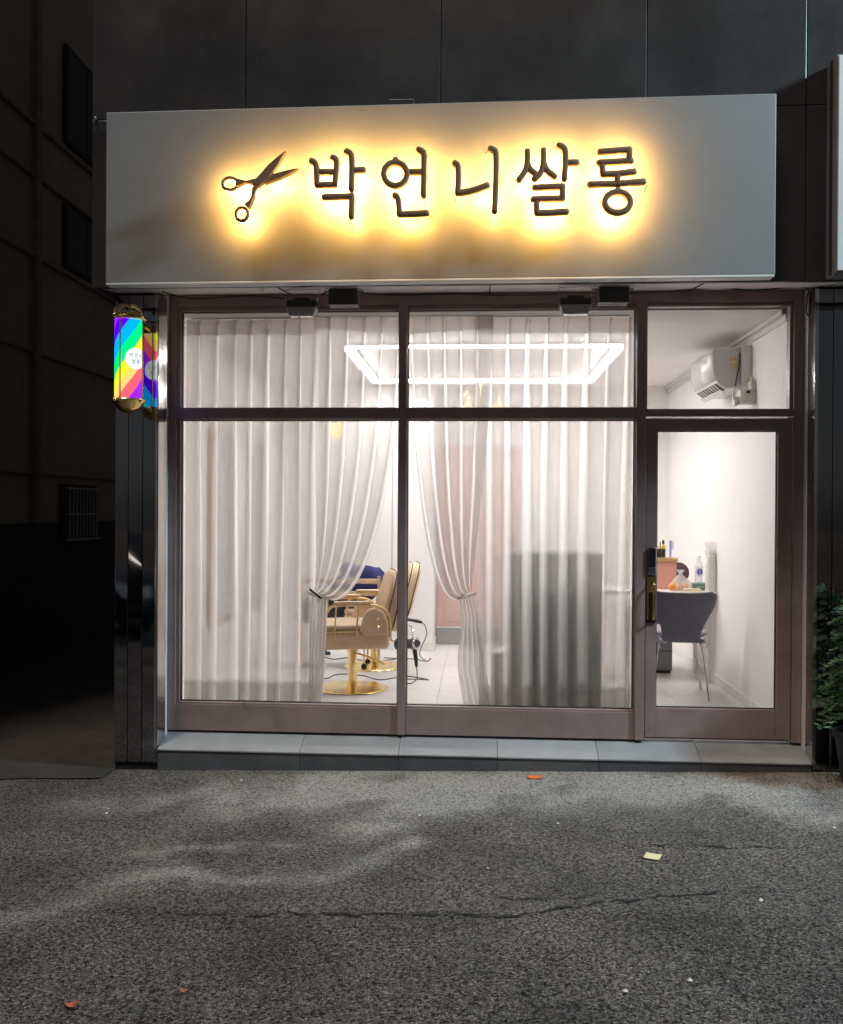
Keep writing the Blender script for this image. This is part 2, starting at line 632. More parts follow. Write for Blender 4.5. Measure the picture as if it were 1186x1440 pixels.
for y in ys:
    row = []
    for x in xs:
        z = gz(x, y)
        d = 0.0
        if -4.6 < x < 4.6 and -4.1 < y < 0.1:
            nv = Vector((x, y, 0))
            z += 0.010 * noise.noise(nv * 1.3) * min(1, max(0, (-0.3 - y) / 0.4)) + 0.0035 * noise.noise(nv * 6.0)
            p = Vector((x + 0.10 * noise.noise(nv * 1.9) + 0.05 * noise.noise(nv * 7.1), y + 0.08 * noise.noise(nv * 2.3 + Vector((9, 3, 1))) + 0.05 * noise.noise(nv * 8.3)))
            for q, w, a in zip(trail, twid, tamp):
                dd = dist_poly(p, q) / w
                d = max(d, a * math.exp(-dd * dd))
            d = d * (0.72 + 0.7 * noise.noise(nv * 5) + 0.3 * noise.noise(nv * 14)) + 0.10 * max(0, noise.noise(nv * 2.2 + Vector((4, 4, 4))))
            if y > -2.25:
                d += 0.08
            if y > -1.3 and x > -2.2:  # lamp and window light on the street by the step, painted pale
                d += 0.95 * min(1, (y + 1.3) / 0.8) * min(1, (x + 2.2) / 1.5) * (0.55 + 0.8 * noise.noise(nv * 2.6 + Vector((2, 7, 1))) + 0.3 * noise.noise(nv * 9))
        row.append((x, y, z))
        dust_light.append(max(0, min(1, d)))
    rows.append(row)
gm.grid(rows)

ma = bpy.data.materials.new('asphalt')
ma.use_nodes = True
n, l = ma.node_tree.nodes, ma.node_tree.links
b = n['Principled BSDF']
tc = n.new('ShaderNodeTexCoord')
vo = n.new('ShaderNodeTexVoronoi')
vo.inputs['Scale'].default_value = 118
vo2 = n.new('ShaderNodeTexVoronoi')
vo2.inputs['Scale'].default_value = 190
nz = n.new('ShaderNodeTexNoise')
nz.inputs['Scale'].default_value = 120
nz.inputs['Detail'].default_value = 5
nb = n.new('ShaderNodeTexNoise')
nb.inputs['Scale'].default_value = 1.6
nb.inputs['Detail'].default_value = 5
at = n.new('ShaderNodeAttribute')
at.attribute_name = 'dust_light'
for q in (vo, vo2, nz, nb):
    l.new(tc.outputs['Object'], q.inputs['Vector'])
# stone colour per cell
sep = n.new('ShaderNodeSeparateColor')
l.new(vo.outputs['Color'], sep.inputs[0])
cr = n.new('ShaderNodeValToRGB')
e = cr.color_ramp.elements
e[0].position, e[0].color = 0.0, (0.10, 0.089, 0.081, 1)
e[1].position, e[1].color = 0.75, (0.29, 0.26, 0.236, 1)
q = cr.color_ramp.elements.new(0.97)
q.color = (0.46, 0.43, 0.40, 1)
l.new(sep.outputs[0], cr.inputs[0])
# broad wear
mb_ = n.new('ShaderNodeMix')
mb_.data_type = 'RGBA'
mb_.blend_type = 'MULTIPLY'
mb_.inputs[0].default_value = 1.0
crb = n.new('ShaderNodeValToRGB')
crb.color_ramp.elements[0].position, crb.color_ramp.elements[0].color = 0.34, (0.66, 0.65, 0.635, 1)
crb.color_ramp.elements[1].position, crb.color_ramp.elements[1].color = 0.66, (1.24, 1.2, 1.15, 1)
l.new(nb.outputs[0], crb.inputs[0])
l.new(cr.outputs[0], mb_.inputs[6])
l.new(crb.outputs[0], mb_.inputs[7])
# pale dusty marks and the light painted by the step, broken by grain
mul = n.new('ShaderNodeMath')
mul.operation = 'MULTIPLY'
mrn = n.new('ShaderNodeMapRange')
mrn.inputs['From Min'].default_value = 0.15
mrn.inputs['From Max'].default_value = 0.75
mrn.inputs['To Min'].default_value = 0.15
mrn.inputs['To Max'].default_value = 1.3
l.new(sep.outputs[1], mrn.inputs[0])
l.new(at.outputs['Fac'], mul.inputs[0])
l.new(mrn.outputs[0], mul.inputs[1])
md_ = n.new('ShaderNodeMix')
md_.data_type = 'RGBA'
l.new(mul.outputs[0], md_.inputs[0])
# dark pits between the stones, filled under dusty marks and painted light
npit = n.new('ShaderNodeTexNoise')
npit.inputs['Scale'].default_value = 72
npit.inputs['Detail'].default_value = 3.5
npit.inputs['Roughness'].default_value = 0.6
npit.inputs['Distortion'].default_value = 0.6
l.new(tc.outputs['Object'], npit.inputs['Vector'])
crp = n.new('ShaderNodeValToRGB')
crp.color_ramp.elements[0].position, crp.color_ramp.elements[0].color = 0.40, (0.07, 0.065, 0.06, 1)
crp.color_ramp.elements[1].position, crp.color_ramp.elements[1].color = 0.53, (1, 1, 1, 1)
l.new(npit.outputs[0], crp.inputs[0])
cre = n.new('ShaderNodeMix')
cre.data_type = 'RGBA'
dcl = n.new('ShaderNodeMath')
dcl.operation = 'MULTIPLY'
dcl.use_clamp = True
dcl.inputs[1].default_value = 0.95
l.new(at.outputs['Fac'], dcl.inputs[0])
l.new(dcl.outputs[0], cre.inputs[0])
l.new(crp.outputs[0], cre.inputs[6])
cre.inputs[7].default_value = (1, 1, 1, 1)
mg_ = n.new('ShaderNodeMix')
mg_.data_type = 'RGBA'
mg_.blend_type = 'MULTIPLY'
mg_.inputs[0].default_value = 1.0
l.new(mb_.outputs[2], md_.inputs[6])
l.new(md_.outputs[2], mg_.inputs[6])
l.new(cre.outputs[2], mg_.inputs[7])
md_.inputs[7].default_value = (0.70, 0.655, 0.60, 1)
l.new(mg_.outputs[2], b.inputs['Base Color'])
b.inputs['Roughness'].default_value = 0.8
b.inputs['Specular IOR Level'].default_value = 0.3
ad = n.new('ShaderNodeMath')
ad.operation = 'MULTIPLY_ADD'
ad.inputs[1].default_value = 0.5
l.new(vo2.outputs['Distance'], ad.inputs[0])
l.new(vo.outputs['Distance'], ad.inputs[2])
ad2 = n.new('ShaderNodeMath')
ad2.operation = 'MULTIPLY_ADD'
ad2.inputs[1].default_value = -0.8
l.new(nz.outputs[0], ad2.inputs[0])
l.new(ad.outputs[0], ad2.inputs[2])
bp = n.new('ShaderNodeBump')
bp.invert = True
bp.inputs['Strength'].default_value = 1.0
bp.inputs['Distance'].default_value = 0.03
l.new(ad2.outputs[0], bp.inputs['Height'])
l.new(bp.outputs[0], b.inputs['Normal'])
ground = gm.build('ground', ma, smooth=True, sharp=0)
at_ = ground.data.attributes.new('dust_light', 'FLOAT', 'POINT')
at_.data.foreach_set('value', dust_light)
tag(ground, 'coarse grey asphalt street in front of the shop', None, None, 'structure')

# alley ground darkened to paint the shadow there, its front edge jagged
M_ALLEY = mat('shadowed alley ground', (0.042, 0.037, 0.032), 0.9, var=0.4, vscale=2.5, bump=0.8, bscale=45)
al = MB()
fr_ = []
for i in range(24):
    x = -4.9 + (4.9 - 2.36) * i / 23
    fr_.append((x, -0.42 - 0.10 * (-2.36 - x) / 1.0 * 0.6 + 0.03 * noise.noise(Vector((x * 3, 0, 0))), gz(x, 0) + 0.009))
al.grid([fr_, [(x, 14, gz(x, 0) + 0.009) for x, y, z in fr_]])
tag(al.build('alley_shadow_sheet', M_ALLEY), 'alley ground beside the shop with its shadow painted dark', None, None, 'structure')

# seams between the two asphalt layers; dark strips paint their shadow and dirt
M_CRACK = mat('crack dirt and shadow', (0.012, 0.011, 0.010), 0.95)


def crack(pts, w, name='pavement_seam'):
    p = smooth_path([Vector((*g2(*q), 0)) for q in pts], 40)
    mb = MB()
    rw = []
    for i, q in enumerate(p):
        t = (p[min(i + 1, len(p) - 1)] - p[max(i - 1, 0)]).normalized()
        nrm = Vector((-t.y, t.x, 0))
        j = 0.030 * noise.noise(q * 7) + 0.018 * noise.noise(q * 23) + 0.008 * noise.noise(q * 70)
        ww = w * max(0.0, 0.5 + 1.1 * noise.noise(q * 11) + 0.5 * noise.noise(q * 37)) * min(1, 4 * min(i, len(p) - 1 - i) / len(p) + 0.05)
        a = q + nrm * (j + ww)
        c = q + nrm * (j - ww)
        rw.append([(a.x, a.y, 0), (c.x, c.y, 0)])
    for r in rw:
        for k in range(2):
            x, y, _ = r[k]
            nv = Vector((x, y, 0))
            r[k] = (x, y, gz(x, y) + 0.010 * noise.noise(nv * 1.3) * min(1, max(0, (-0.3 - y) / 0.4)) + 0.0035 * noise.noise(nv * 6.0) + 0.004)
    mb.grid(rw)
    return tag(mb.build(name, M_CRACK), 'dark seam in the street asphalt', None, None, 'structure')


crack([(180, 1268), (320, 1276), (460, 1280), (600, 1283), (740, 1286), (800, 1278), (870, 1268), (1000, 1262), (1200, 1258)], 0.010)
crack([(690, 1262), (760, 1265), (850, 1262)], 0.007)
crack([(860, 1196), (930, 1192), (1010, 1196), (1150, 1200)], 0.007)

# ------------------------------------------------------------------ the shop building
bld = thing('shop_building', 'grey panelled building housing the lit hair salon', 'building')
# solid body behind the cladding
MB().box(-2.34, 6.5, YS + 0.045, 5.2, 3.075, 7.2).build('upper_wall', M_CONC, bld)
MB().box(-2.34, XWL - 0.012, YP + 0.03, 5.2, -0.2, 3.07).build('side_wall', M_CONC, bld)
MB().box(2.10, 6.5, YP + 0.06, 5.2, -0.2, 3.07).build('side_wall', M_CONC, bld)
MB().box(XWL - 0.01, 2.098, 4.4, 5.2, -0.2, 3.07).build('rear_wall', M_CONC, bld)
# cladding panels, each one apart
cladding = MB().box(-2.36, 6.5, YS + 0.022, YS + 0.043, ZFAS + 0.004, 7.19).build('cladding_frame', M_BACKING, bld)
jx = [-2.377, -1.43, -0.252, 0.959, 1.876, 3.08, 4.28, 5.48, 6.5]
jz = [ZFAS, 4.008, 5.6, 7.2]
for a, c in zip(jx[:-1], jx[1:]):
    for z0, z1 in zip(jz[:-1], jz[1:]):
        g = 0.0022
        MB().box(a + (g if a > -2.3 else 0), c - g, YS, YS + 0.02, z0 + (g if z0 > 3 else 0), z1 - g).build('panel', M_FASCIA, cladding, bevel=0.003)
for z0, z1 in zip(jz[:-1], jz[1:]):
    MB().box(-2.377, -2.362, YS + 0.022, 1.5, z0 + 0.006, z1 - 0.006).build('panel', M_FASCIA, cladding)
# small bracket above the sign and the side bolt in the joint
q = PY(565, 146, -0.60)
MB().box(q.x - 0.075, q.x + 0.075, -0.62, YS - 0.002, q.z - 0.05, q.z + 0.02).build('bracket', M_FASCIA, bld, bevel=0.004)
MB().lathe([(0.012, 0), (0.012, 0.02), (0.006, 0.026)], (-2.355, YS + 0.004, 4.012), 12, (0, -1, 0)).build('bolt', M_SILVER, bld, smooth=True)
# soffit
sf = MB()
so = [(-2.377, YS + 0.02, ZFAS + 0.012), (6.5, YS + 0.02, ZFAS + 0.012), (6.5, 0.06, 3.072), (-2.377, 0.06, 3.072)]
sf.hexa(so + [(x, y, z + 0.012) for x, y, z in so])
sf.build('soffit', M_SOFFIT, bld)
for x in (-1.25, 0.05, 1.32):
    p = [(x - 0.004, YS + 0.03, ZFAS + 0.0118), (x + 0.004, YS + 0.03, ZFAS + 0.0118), (x + 0.004, -0.05, 3.0535), (x - 0.004, -0.05, 3.0535)]
    MB().hexa([(a, b_, c - 0.004) for a, b_, c in p] + p).build('soffit_joint', M_BACKING, bld)


# pillars of polished black sheet, in upright strips
def pillar(xe, z0, label_side):
    pl = MB().box(xe[0] + 0.004, xe[-1] - 0.004, YP + 0.012, YP + 0.028, z0 - 0.15, 3.03).build('pillar', M_BACKING, bld)
    for k, (a, c) in enumerate(zip(xe[:-1], xe[1:])):
        tw = 0.004 * ((k % 2) - 0.5)
        m_ = MB()
        z1 = 3.018
        m_.hexa([(a + 0.002, YP + tw, z0), (c - 0.002, YP - tw, z0), (c - 0.002, YP + 0.011, z0), (a + 0.002, YP + 0.011, z0),
                 (a + 0.002, YP + tw, z1), (c - 0.002, YP - tw, z1), (c - 0.002, YP + 0.011, z1), (a + 0.002, YP + 0.011, z1)])
        m_.build('strip', M_BLACKST, pl, bevel=0.002)
    return pl


pillar([-2.363, -2.276, -2.180, -2.078], 0.0, 'left')
pillar([2.056, 2.165, 2.30, 2.44, 2.60, 2.76, 2.92], 0.05, 'right')
MB().box(-2.374, -2.366, YP + 0.03, 1.6, -0.02, 3.01).build('side_cladding', M_BLACKST, bld)
# reveals: polished steel in front, white paint behind, a dark joint between
for sx, xr in ((1, -2.076), (-1, 2.052)):
    xs_ = sorted([(xr - sx * 0.02), xr])
    fr1, bk1 = (xr - sx * 0.010, xr + sx * 0.014) if sx > 0 else (xr, xr + sx * 0.002)
    pq = [(fr1, YP - 0.004), (bk1, -0.112), (xr - sx * 0.022, -0.112), (xr - sx * 0.022, YP - 0.004)]
    if sx < 0:
        pq = pq[::-1]
    MB().hexa([(x, y, 0.085) for x, y in pq] + [(x, y, 3.02) for x, y in pq]).build('steel_trim', M_SILVER, bld)
    MB().box(xr - sx * 0.006, xr - sx * 0.02, -0.112, -0.100, 0.10, 3.03).build('reveal_joint', M_BACKING, bld)
    MB().box(xr, xr - sx * 0.02, -0.0995, 0.03, 0.10, 3.05).build('reveal', M_REVEAL, bld)
# sloping entrance step of tiles over a concrete core
step = MB()
c0 = [(-2.07, YP + 0.012, -0.2), (2.05, YP + 0.012, -0.2), (2.05, 0.10, -0.2), (-2.07, 0.10, -0.2)]
c1 = [(-2.07, YP + 0.012, 0.075), (2.05, YP + 0.012, 0.075), (2.05, 0.0, 0.153), (-2.07, 0.0, 0.153)]
step.hexa(c0 + c1)
stp = step.build('entrance_step', M_GROUT, bld)
jt = [-2.076, -1.79, -1.149, -0.513, 0.117, 0.749, 1.384, 2.052]
for k, (a, c) in enumerate(zip(jt[:-1], jt[1:])):
    if k == 0:
        continue
    if k == 1:
        a = jt[0]
    g = 0.0014
    dz = random.uniform(-0.0012, 0.0012)
    t_ = MB()
    zt0, zt1 = 0.088 + dz, 0.168 + dz
    t_.hexa([(a + g, YP - 0.006, zt0 - 0.010), (c - g, YP - 0.006, zt0 - 0.010), (c - g, 0.02, zt1 - 0.010), (a + g, 0.02, zt1 - 0.010),
             (a + g, YP - 0.006, zt0), (c - g, YP - 0.006, zt0), (c - g, 0.02, zt1), (a + g, 0.02, zt1)])
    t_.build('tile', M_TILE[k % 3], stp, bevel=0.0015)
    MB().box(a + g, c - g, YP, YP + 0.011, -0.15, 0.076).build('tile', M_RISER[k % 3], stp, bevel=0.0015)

# ------------------------------------------------------------------ shop interior shell
fl = tag(MB().box(XWL - 0.01, 2.10, 0.06, 4.4, -0.15, ZFL - 0.006).build('floor', M_GROUT), 'pale tiled salon floor', None, None, 'structure')
ts = 0.60
k = 0
y = 0.07
while y < 4.0:
    x = XWL
    while x < XWR:
        k += 1
        xa, xb = x + 0.0012, min(x + ts, XWR) - 0.0012
        ya, yb = y + 0.0012, min(y + ts, YB2) - 0.0012
        if xb - xa > 0.03 and yb - ya > 0.03:
            MB().box(xa, xb, ya, yb, ZFL - 0.006, ZFL).build('tile', M_FLOORT[(k * 7) % 3], fl)
        x += ts
    y += ts
tag(MB().box(XWL - 0.01, 2.10, 0.06, 4.4, ZCE, ZCE + 0.04).build('ceiling', M_CEIL), 'white salon ceiling', None, None, 'structure')
wl_ = tag(MB().box(XWL - 0.01, XWL, 0.062, 4.4, ZFL, ZCE).build('wall_left', M_WALLIN), 'white side wall of the salon', None, None, 'structure')
wr_ = tag(MB().box(XWR, 2.096, 0.062, 4.4, ZFL, ZCE).build('wall_right', M_WALLIN), 'white side wall behind the small table', None, None, 'structure')
wb_ = tag(MB().box(XWL, XWR, YB2, 4.39, ZFL, ZCE).build('wall_back', M_WALLIN), 'white back wall of the salon', None, None, 'structure')
wp_ = tag(MB().box(XWL, -0.478, YB1, YB2 - 0.001, ZFL, ZCE).build('partition_wall', M_WALLIN), 'white partition wall behind the styling chairs', None, None, 'structure')
MB().box(XWR - 0.012, XWR - 0.0005, 0.064, YB2 - 0.002, ZFL + 0.001, ZFL + 0.075).build('baseboard', M_WHITEP, wr_, bevel=0.003)
MB().box(XWL + 0.0005, -0.4645, YB1 - 0.014, YB1 - 0.0005, ZFL + 0.001, ZFL + 0.085).build('baseboard', M_WHITEP, wp_, bevel=0.003)
MB().box(-0.4775, -0.465, YB1 - 0.0004, YB2 - 0.002, ZFL + 0.001, ZFL + 0.085).build('baseboard', M_WHITEP, wp_)
MB().box(-0.905, -0.897, YB1 - 0.002, YB1 - 0.0003, ZFL + 0.09, ZCE - 0.002).build('panel_joint', M_GREYSTEP, wp_)
# crown moulding, two steps
for sgn, w_, xx in ((-1, wr_, XWR), (1, wl_, XWL)):
    MB().box(xx + sgn * 0.0005, xx + sgn * 0.014, 0.064, YB2 - 0.002, ZCE - 0.075, ZCE - 0.002).build('moulding', M_WHITEP, w_, bevel=0.004)
    MB().box(xx + sgn * 0.015, xx + sgn * 0.042, 0.064, YB2 - 0.002, ZCE - 0.032, ZCE - 0.001).build('moulding', M_WHITEP, w_, bevel=0.006)
# lintel between ceiling and frame head
MB().box(XWL - 0.01, 2.10, 0.062, 0.10, ZCE + 0.002, 3.07).build('lintel', M_WALLIN, bld)

# ------------------------------------------------------------------ storefront frame
M1 = (-0.536, -0.485)
M2 = (0.998, 1.058)
ZTR0, ZTR1 = 2.237, 2.312
ZRL = 0.343
win = thing('storefront_window', 'brown aluminium shopfront frame with four large panes beside the door', 'window')


def bar(name, x0, x1, z0, z1, y0=-0.04, y1=0.055, m=M_FRAME, p=win, bev=0.003):
    return MB().box(x0, x1, y0, y1, z0, z1).build(name, m, p, bevel=bev)


bar('jamb', X0, X0 + 0.05, ZB, ZT)
bar('jamb', X1 - 0.06, X1, ZB, ZT)
bar('head', X0 + 0.0505, X1 - 0.0605, 2.985, ZT)
bar('mullion', M1[0], M1[1], ZB, 2.9845, -0.052)
bar('mullion', M2[0], M2[1], ZB, 2.9845, -0.052)
SEC = [(X0 + 0.0505, M1[0] - 0.0005), (M1[1] + 0.0005, M2[0] - 0.0005)]
for a, c in SEC:
    bar('transom', a, c, ZTR0, ZTR1, -0.047)
    bar('bottom_rail', a, c, ZB, ZRL, -0.036)
    # inner beads round each pane
    for z0, z1 in ((ZRL + 0.0005, ZTR0 - 0.0005), (ZTR1 + 0.0005, 2.9845)):
        w = 0.022
        wa, wc = (0.022, 0.004) if a < -1 else (0.004, 0.004)
        bar('bead', a, a + wa, z0, z1, -0.018, 0.05, bev=0.001)
        bar('bead', c - wc, c, z0, z1, -0.018, 0.05, bev=0.001)
        if z1 > 2.5:
            bar('bead', a + wa + 0.0005, c - wc - 0.0005, z1 - 0.030, z1, -0.018, 0.05, bev=0.002)
            zz0, zz1 = z0, z1 - 0.0305
        else:
            bar('bead', a + wa + 0.0005, c - wc - 0.0005, z1 - 0.004, z1, -0.018, 0.05, bev=0.001)
            zz0, zz1 = z0 + 0.0125, z1 - 0.0045
            bar('bead', a + wa + 0.0005, c - wc - 0.0005, z0, z0 + 0.012, -0.030, 0.05, bev=0.002)
        aa, cc = a + wa + 0.0005, c - wc - 0.0005
        for (g0, g1, h0, h1) in ((aa, aa + 0.004, zz0, zz1), (cc - 0.004, cc, zz0, zz1), (aa + 0.0045, cc - 0.0045, zz0, zz0 + 0.004), (aa + 0.0045, cc - 0.0045, zz1 - 0.004, zz1)):
            bar('gasket', g0, g1, h0, h1, 0.002, 0.03, M_GASKET, bev=0)
        pn = MB().add([(aa + 0.002, 0.012, zz0 + 0.002), (cc - 0.002, 0.012, zz0 + 0.002), (cc - 0.002, 0.012, zz1 - 0.002), (aa + 0.002, 0.012, zz1 - 0.002)], [(0, 1, 2, 3)])
        pn.build('pane', M_GLASS, win)
# transom light above the door
a, c = M2[1] + 0.0005, X1 - 0.0605
bar('transom', a, c, 2.252, 2.300, -0.047)
for (g0, g1, h0, h1) in ((a, a + 0.012, 2.3005, 2.9845), (c - 0.020, c, 2.3005, 2.9845), (a + 0.0125, c - 0.0205, 2.962, 2.9845)):
    bar('bead', g0, g1, h0, h1, -0.018, 0.05, bev=0.002)
pn = MB().add([(a + 0.010, 0.012, 2.301), (c - 0.018, 0.012, 2.301), (c - 0.018, 0.012, 2.964), (a + 0.010, 0.012, 2.964)], [(0, 1, 2, 3)])
pn.build('pane', M_GLASS, win)

# ------------------------------------------------------------------ door
door = thing('glass_door', 'brown framed glass door with keypad lock and brass pull handle', 'door', (1.06, 0, 0.18))
DX0, DX1, DZ0, DZ1 = 1.064, 1.982, 0.185, 2.242
GX0, GX1, GZ0, GZ1 = 1.135, 1.893, 0.376, 2.162


def dpart(name, mb, m, parent=door, **kw):
    o = mb.build(name, m, parent, **kw)
    if parent is door:
        o.location = -door.location
    return o


dpart('stile', MB().box(DX0, GX0, -0.034, 0.01, DZ0, DZ1), M_FRAME, bevel=0.003)
dpart('stile', MB().box(GX1, DX1, -0.034, 0.01, DZ0, DZ1), M_FRAME, bevel=0.003)
dpart('top_rail', MB().box(GX0 + 0.0005, GX1 - 0.0005, -0.032, 0.01, GZ1, DZ1), M_FRAME, bevel=0.003)
dpart('bottom_rail', MB().box(GX0 + 0.0005, GX1 - 0.0005, -0.032, 0.01, DZ0, GZ0), M_FRAME, bevel=0.003)
for g0, g1, h0, h1 in ((GX0 + 0.0005, GX0 + 0.006, GZ0, GZ1), (GX1 - 0.006, GX1 - 0.0005, GZ0, GZ1), (GX0 + 0.0065, GX1 - 0.0065, GZ0 + 0.0005, GZ0 + 0.007), (GX0 + 0.0065, GX1 - 0.0065, GZ1 - 0.007, GZ1 - 0.0005)):
    dpart('gasket', MB().box(g0, g1, -0.018, 0.0, h0, h1), M_GASKET)
dpart('pane', MB().add([(GX0 + 0.004, -0.008, GZ0 + 0.004), (GX1 - 0.004, -0.008, GZ0 + 0.004), (GX1 - 0.004, -0.008, GZ1 - 0.004), (GX0 + 0.004, -0.008, GZ1 - 0.004)], [(0, 1, 2, 3)]), M_GLASS)
kp = dpart('keypad_lock', MB().box(1.073, 1.128, -0.064, -0.0345, 1.235, 1.412), M_CHROME, bevel=0.01)
MB().box(1.078, 1.123, -0.068, -0.0645, 1.285, 1.404).build('screen', mat('keypad glass', (0.012, 0.016, 0.022), 0.08), kp, bevel=0.001)
MB().box(1.078, 1.123, -0.068, -0.0645, 1.243, 1.281).build('cover', mat('keypad cover', (0.05, 0.06, 0.07), 0.2), kp, bevel=0.001)
bp_ = dpart('handle_plate', MB().box(1.066, 1.130, -0.046, -0.0345, 0.925, 1.228), mat('dark brass backplate', (0.04, 0.035, 0.02), 0.3, 0.8), bevel=0.003)
MB().box(1.068, 1.126, -0.0492, -0.0465, 1.12, 1.222).build('brass_cover', M_BRASS, bp_, bevel=0.001)
MB().box(1.070, 1.082, -0.0492, -0.0465, 0.945, 1.119).build('brass_edge', M_BRASS, bp_)
hp = smooth_path([(1.107, -0.048, 1.185), (1.107, -0.085, 1.18), (1.107, -0.098, 1.14), (1.107, -0.098, 1.0), (1.107, -0.085, 0.955), (1.107, -0.048, 0.95)], 6)
dpart('pull_handle', MB().tube(hp, 0.008, 10), M_BRASS, smooth=True)
cp = smooth_path([(DX0 + 0.10, -0.045, 2.246), (1.4, -0.048, 2.247), (1.75, -0.048, 2.246)], 4)
dpart('closer_strip', MB().box(1.17, 1.70, -0.042, -0.034, 2.232, 2.240), M_SILVER)

# ------------------------------------------------------------------ cars and lamps are further down; the sign
SY = -0.70       # sign face
SD = 0.10
sg = thing('shop_sign', 'wide pale sign box with glowing halo-lit bronze Korean letters and scissors', 'sign', (-0.29, SY + 0.08, 2.985))


def spart(name, mb, m, parent=sg, **kw):
    o = mb.build(name, m, parent, **kw)
    if parent is sg:
        o.location = -sg.location
    return o


c4 = [PY(148, 158, SY), PY(1094, 131, SY), PY(1089, 386, SY), PY(150, 398, SY)]
sx0, sx1 = (c4[0].x + c4[3].x) / 2, (c4[1].x + c4[2].x) / 2
sz1, sz0 = (c4[0].z + c4[1].z) / 2, (c4[2].z + c4[3].z) / 2
zl0, zl1, zr0, zr1 = c4[3].z, c4[0].z, c4[2].z, c4[1].z
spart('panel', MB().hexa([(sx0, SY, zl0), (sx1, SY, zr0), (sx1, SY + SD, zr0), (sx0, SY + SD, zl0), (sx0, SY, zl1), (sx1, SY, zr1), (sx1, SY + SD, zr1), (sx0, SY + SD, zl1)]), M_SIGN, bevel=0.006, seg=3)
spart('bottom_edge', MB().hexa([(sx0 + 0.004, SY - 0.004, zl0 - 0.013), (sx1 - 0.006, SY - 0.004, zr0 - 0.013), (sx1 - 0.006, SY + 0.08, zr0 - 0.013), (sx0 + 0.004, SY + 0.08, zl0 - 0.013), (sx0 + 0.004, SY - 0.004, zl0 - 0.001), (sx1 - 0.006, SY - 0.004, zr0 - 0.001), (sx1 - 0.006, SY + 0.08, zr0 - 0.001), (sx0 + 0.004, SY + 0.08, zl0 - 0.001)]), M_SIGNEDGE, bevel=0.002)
for x in (sx0 + 0.5, 0, sx1 - 0.5):
    spart('mount', MB().box(x - 0.03, x + 0.03, SY + SD + 0.001, YS - 0.001, sz0 + 0.1, sz1 - 0.1), M_BACKING)
LY = SY - 0.135     # centre plane of the letters
HW = 0.0170         # half stroke width


def C1(x, y):
    return (280 + x / 3.488, 170 + y / 3.488)


def C2(x, y):
    return (600 + x / 3.488, 170 + y / 3.488)


def ell(cx, cy_, rx, ry, n=24):
    return [(cx + rx * math.cos(2 * PI * i / n), cy_ + ry * math.sin(2 * PI * i / n)) for i in range(n)]


# stroke lists in crop coordinates; 'o' marks a closed ring
LET = [
    (C1, [[(553, 198), (568, 205), (577, 225), (579, 260), (580, 314)], [(656, 181), (672, 190), (677, 210), (674, 250), (668, 316)],
          [(582, 252), (670, 252)], [(580, 315), (668, 315)], [(724, 151), (742, 160), (750, 180), (751, 240), (749, 336)],
          [(752, 244), (808, 241)], [(614, 375), (680, 373), (750, 370)], [(751, 366), (750, 420), (748, 470)]]),
    (C1, [('o', 964, 262, 57, 57), [(965, 190), (968, 204)], [(1078, 143), (1096, 152), (1104, 172), (1104, 240), (1102, 368)],
          [(1024, 253), (1100, 250)], [(960, 366), (974, 376), (980, 400), (984, 458)], [(984, 459), (1050, 457), (1118, 452)]]),
    (C2, [[(139, 209), (152, 218), (156, 240), (157, 290), (153, 354)], [(153, 354), (200, 348), (250, 335), (298, 317)],
          [(314, 138), (332, 147), (341, 165), (342, 230), (339, 350), (334, 444)]]),
    (C2, [[(495, 150), (496, 190), (488, 235), (472, 265), (453, 291)], [(497, 215), (510, 240), (535, 262)],
          [(573, 145), (574, 195), (566, 240), (550, 268), (529, 286)], [(576, 212), (592, 245), (628, 274)],
          [(650, 122), (668, 131), (680, 150), (682, 205), (676, 286)], [(684, 206), (738, 205)],
          [(530, 328), (600, 325), (668, 322)], [(668, 322), (667, 380)], [(524, 385), (600, 383), (668, 381)],
          [(540, 390), (541, 452)], [(541, 453), (610, 451), (688, 446)]]),
    (C2, [[(851, 153), (920, 148), (995, 142)], [(995, 142), (994, 196)], [(846, 206), (920, 202), (1004, 196)],
          [(860, 208), (865, 262)], [(866, 264), (940, 259), (1018, 250)], [(937, 262), (936, 304)],
          [(800, 313), (930, 309), (1065, 299)], ('o', 937, 400, 63, 51), [(938, 338), (938, 346)]]),
]


def w_sign(cv, p, y=LY):
    a = cv(*p)
    return PY(a[0], a[1], y)


def strip(mb, pts, hw, y, closed=False):
    """flat ribbon facing the sign sheet"""
    pts = [Vector((p.x, y, p.z)) for p in pts]
    m_ = len(pts)
    rw = []
    for i in range(m_):
        if closed:
            t = (pts[(i + 1) % m_] - pts[i - 1]).normalized()
        else:
            t = (pts[min(i + 1, m_ - 1)] - pts[max(i - 1, 0)]).normalized()
        nn = Vector((-t.z, 0, t.x))
        rw.append([pts[i] + nn * hw, pts[i] - nn * hw])
    if closed:
        rw.append(rw[0])
    mb.grid(rw)


GLYPHS = []
for cv, strokes in LET:
    lm, em = MB(), MB()
    paths = []
    for k, s_ in enumerate(strokes):
        yo = 0.0009 * k
        if s_[0] == 'o':
            pts = [w_sign(cv, p, LY + yo) for p in ell(*s_[1:])]
            lm.tube(pts, HW, 16, closed=True, squash=(0, 1.15, 0), boxy=0.42)
            strip(em, pts, HW * 0.62, LY + 0.0225 + yo, True)
            paths.append((pts, True))
        else:
            pts = smooth_path([w_sign(cv, p, LY + yo) for p in s_], 4)
            lm.tube(pts, HW, 16, squash=(0, 1.15, 0), rnd=True, boxy=0.42)
            strip(em, pts, HW * 0.62, LY + 0.0225 + yo)
            paths.append((pts, False))
    lo = spart('letter', lm, M_LETTER, smooth=True, sharp=38)
    em.build('light_strip', M_LED, lo)
    GLYPHS.append(paths)
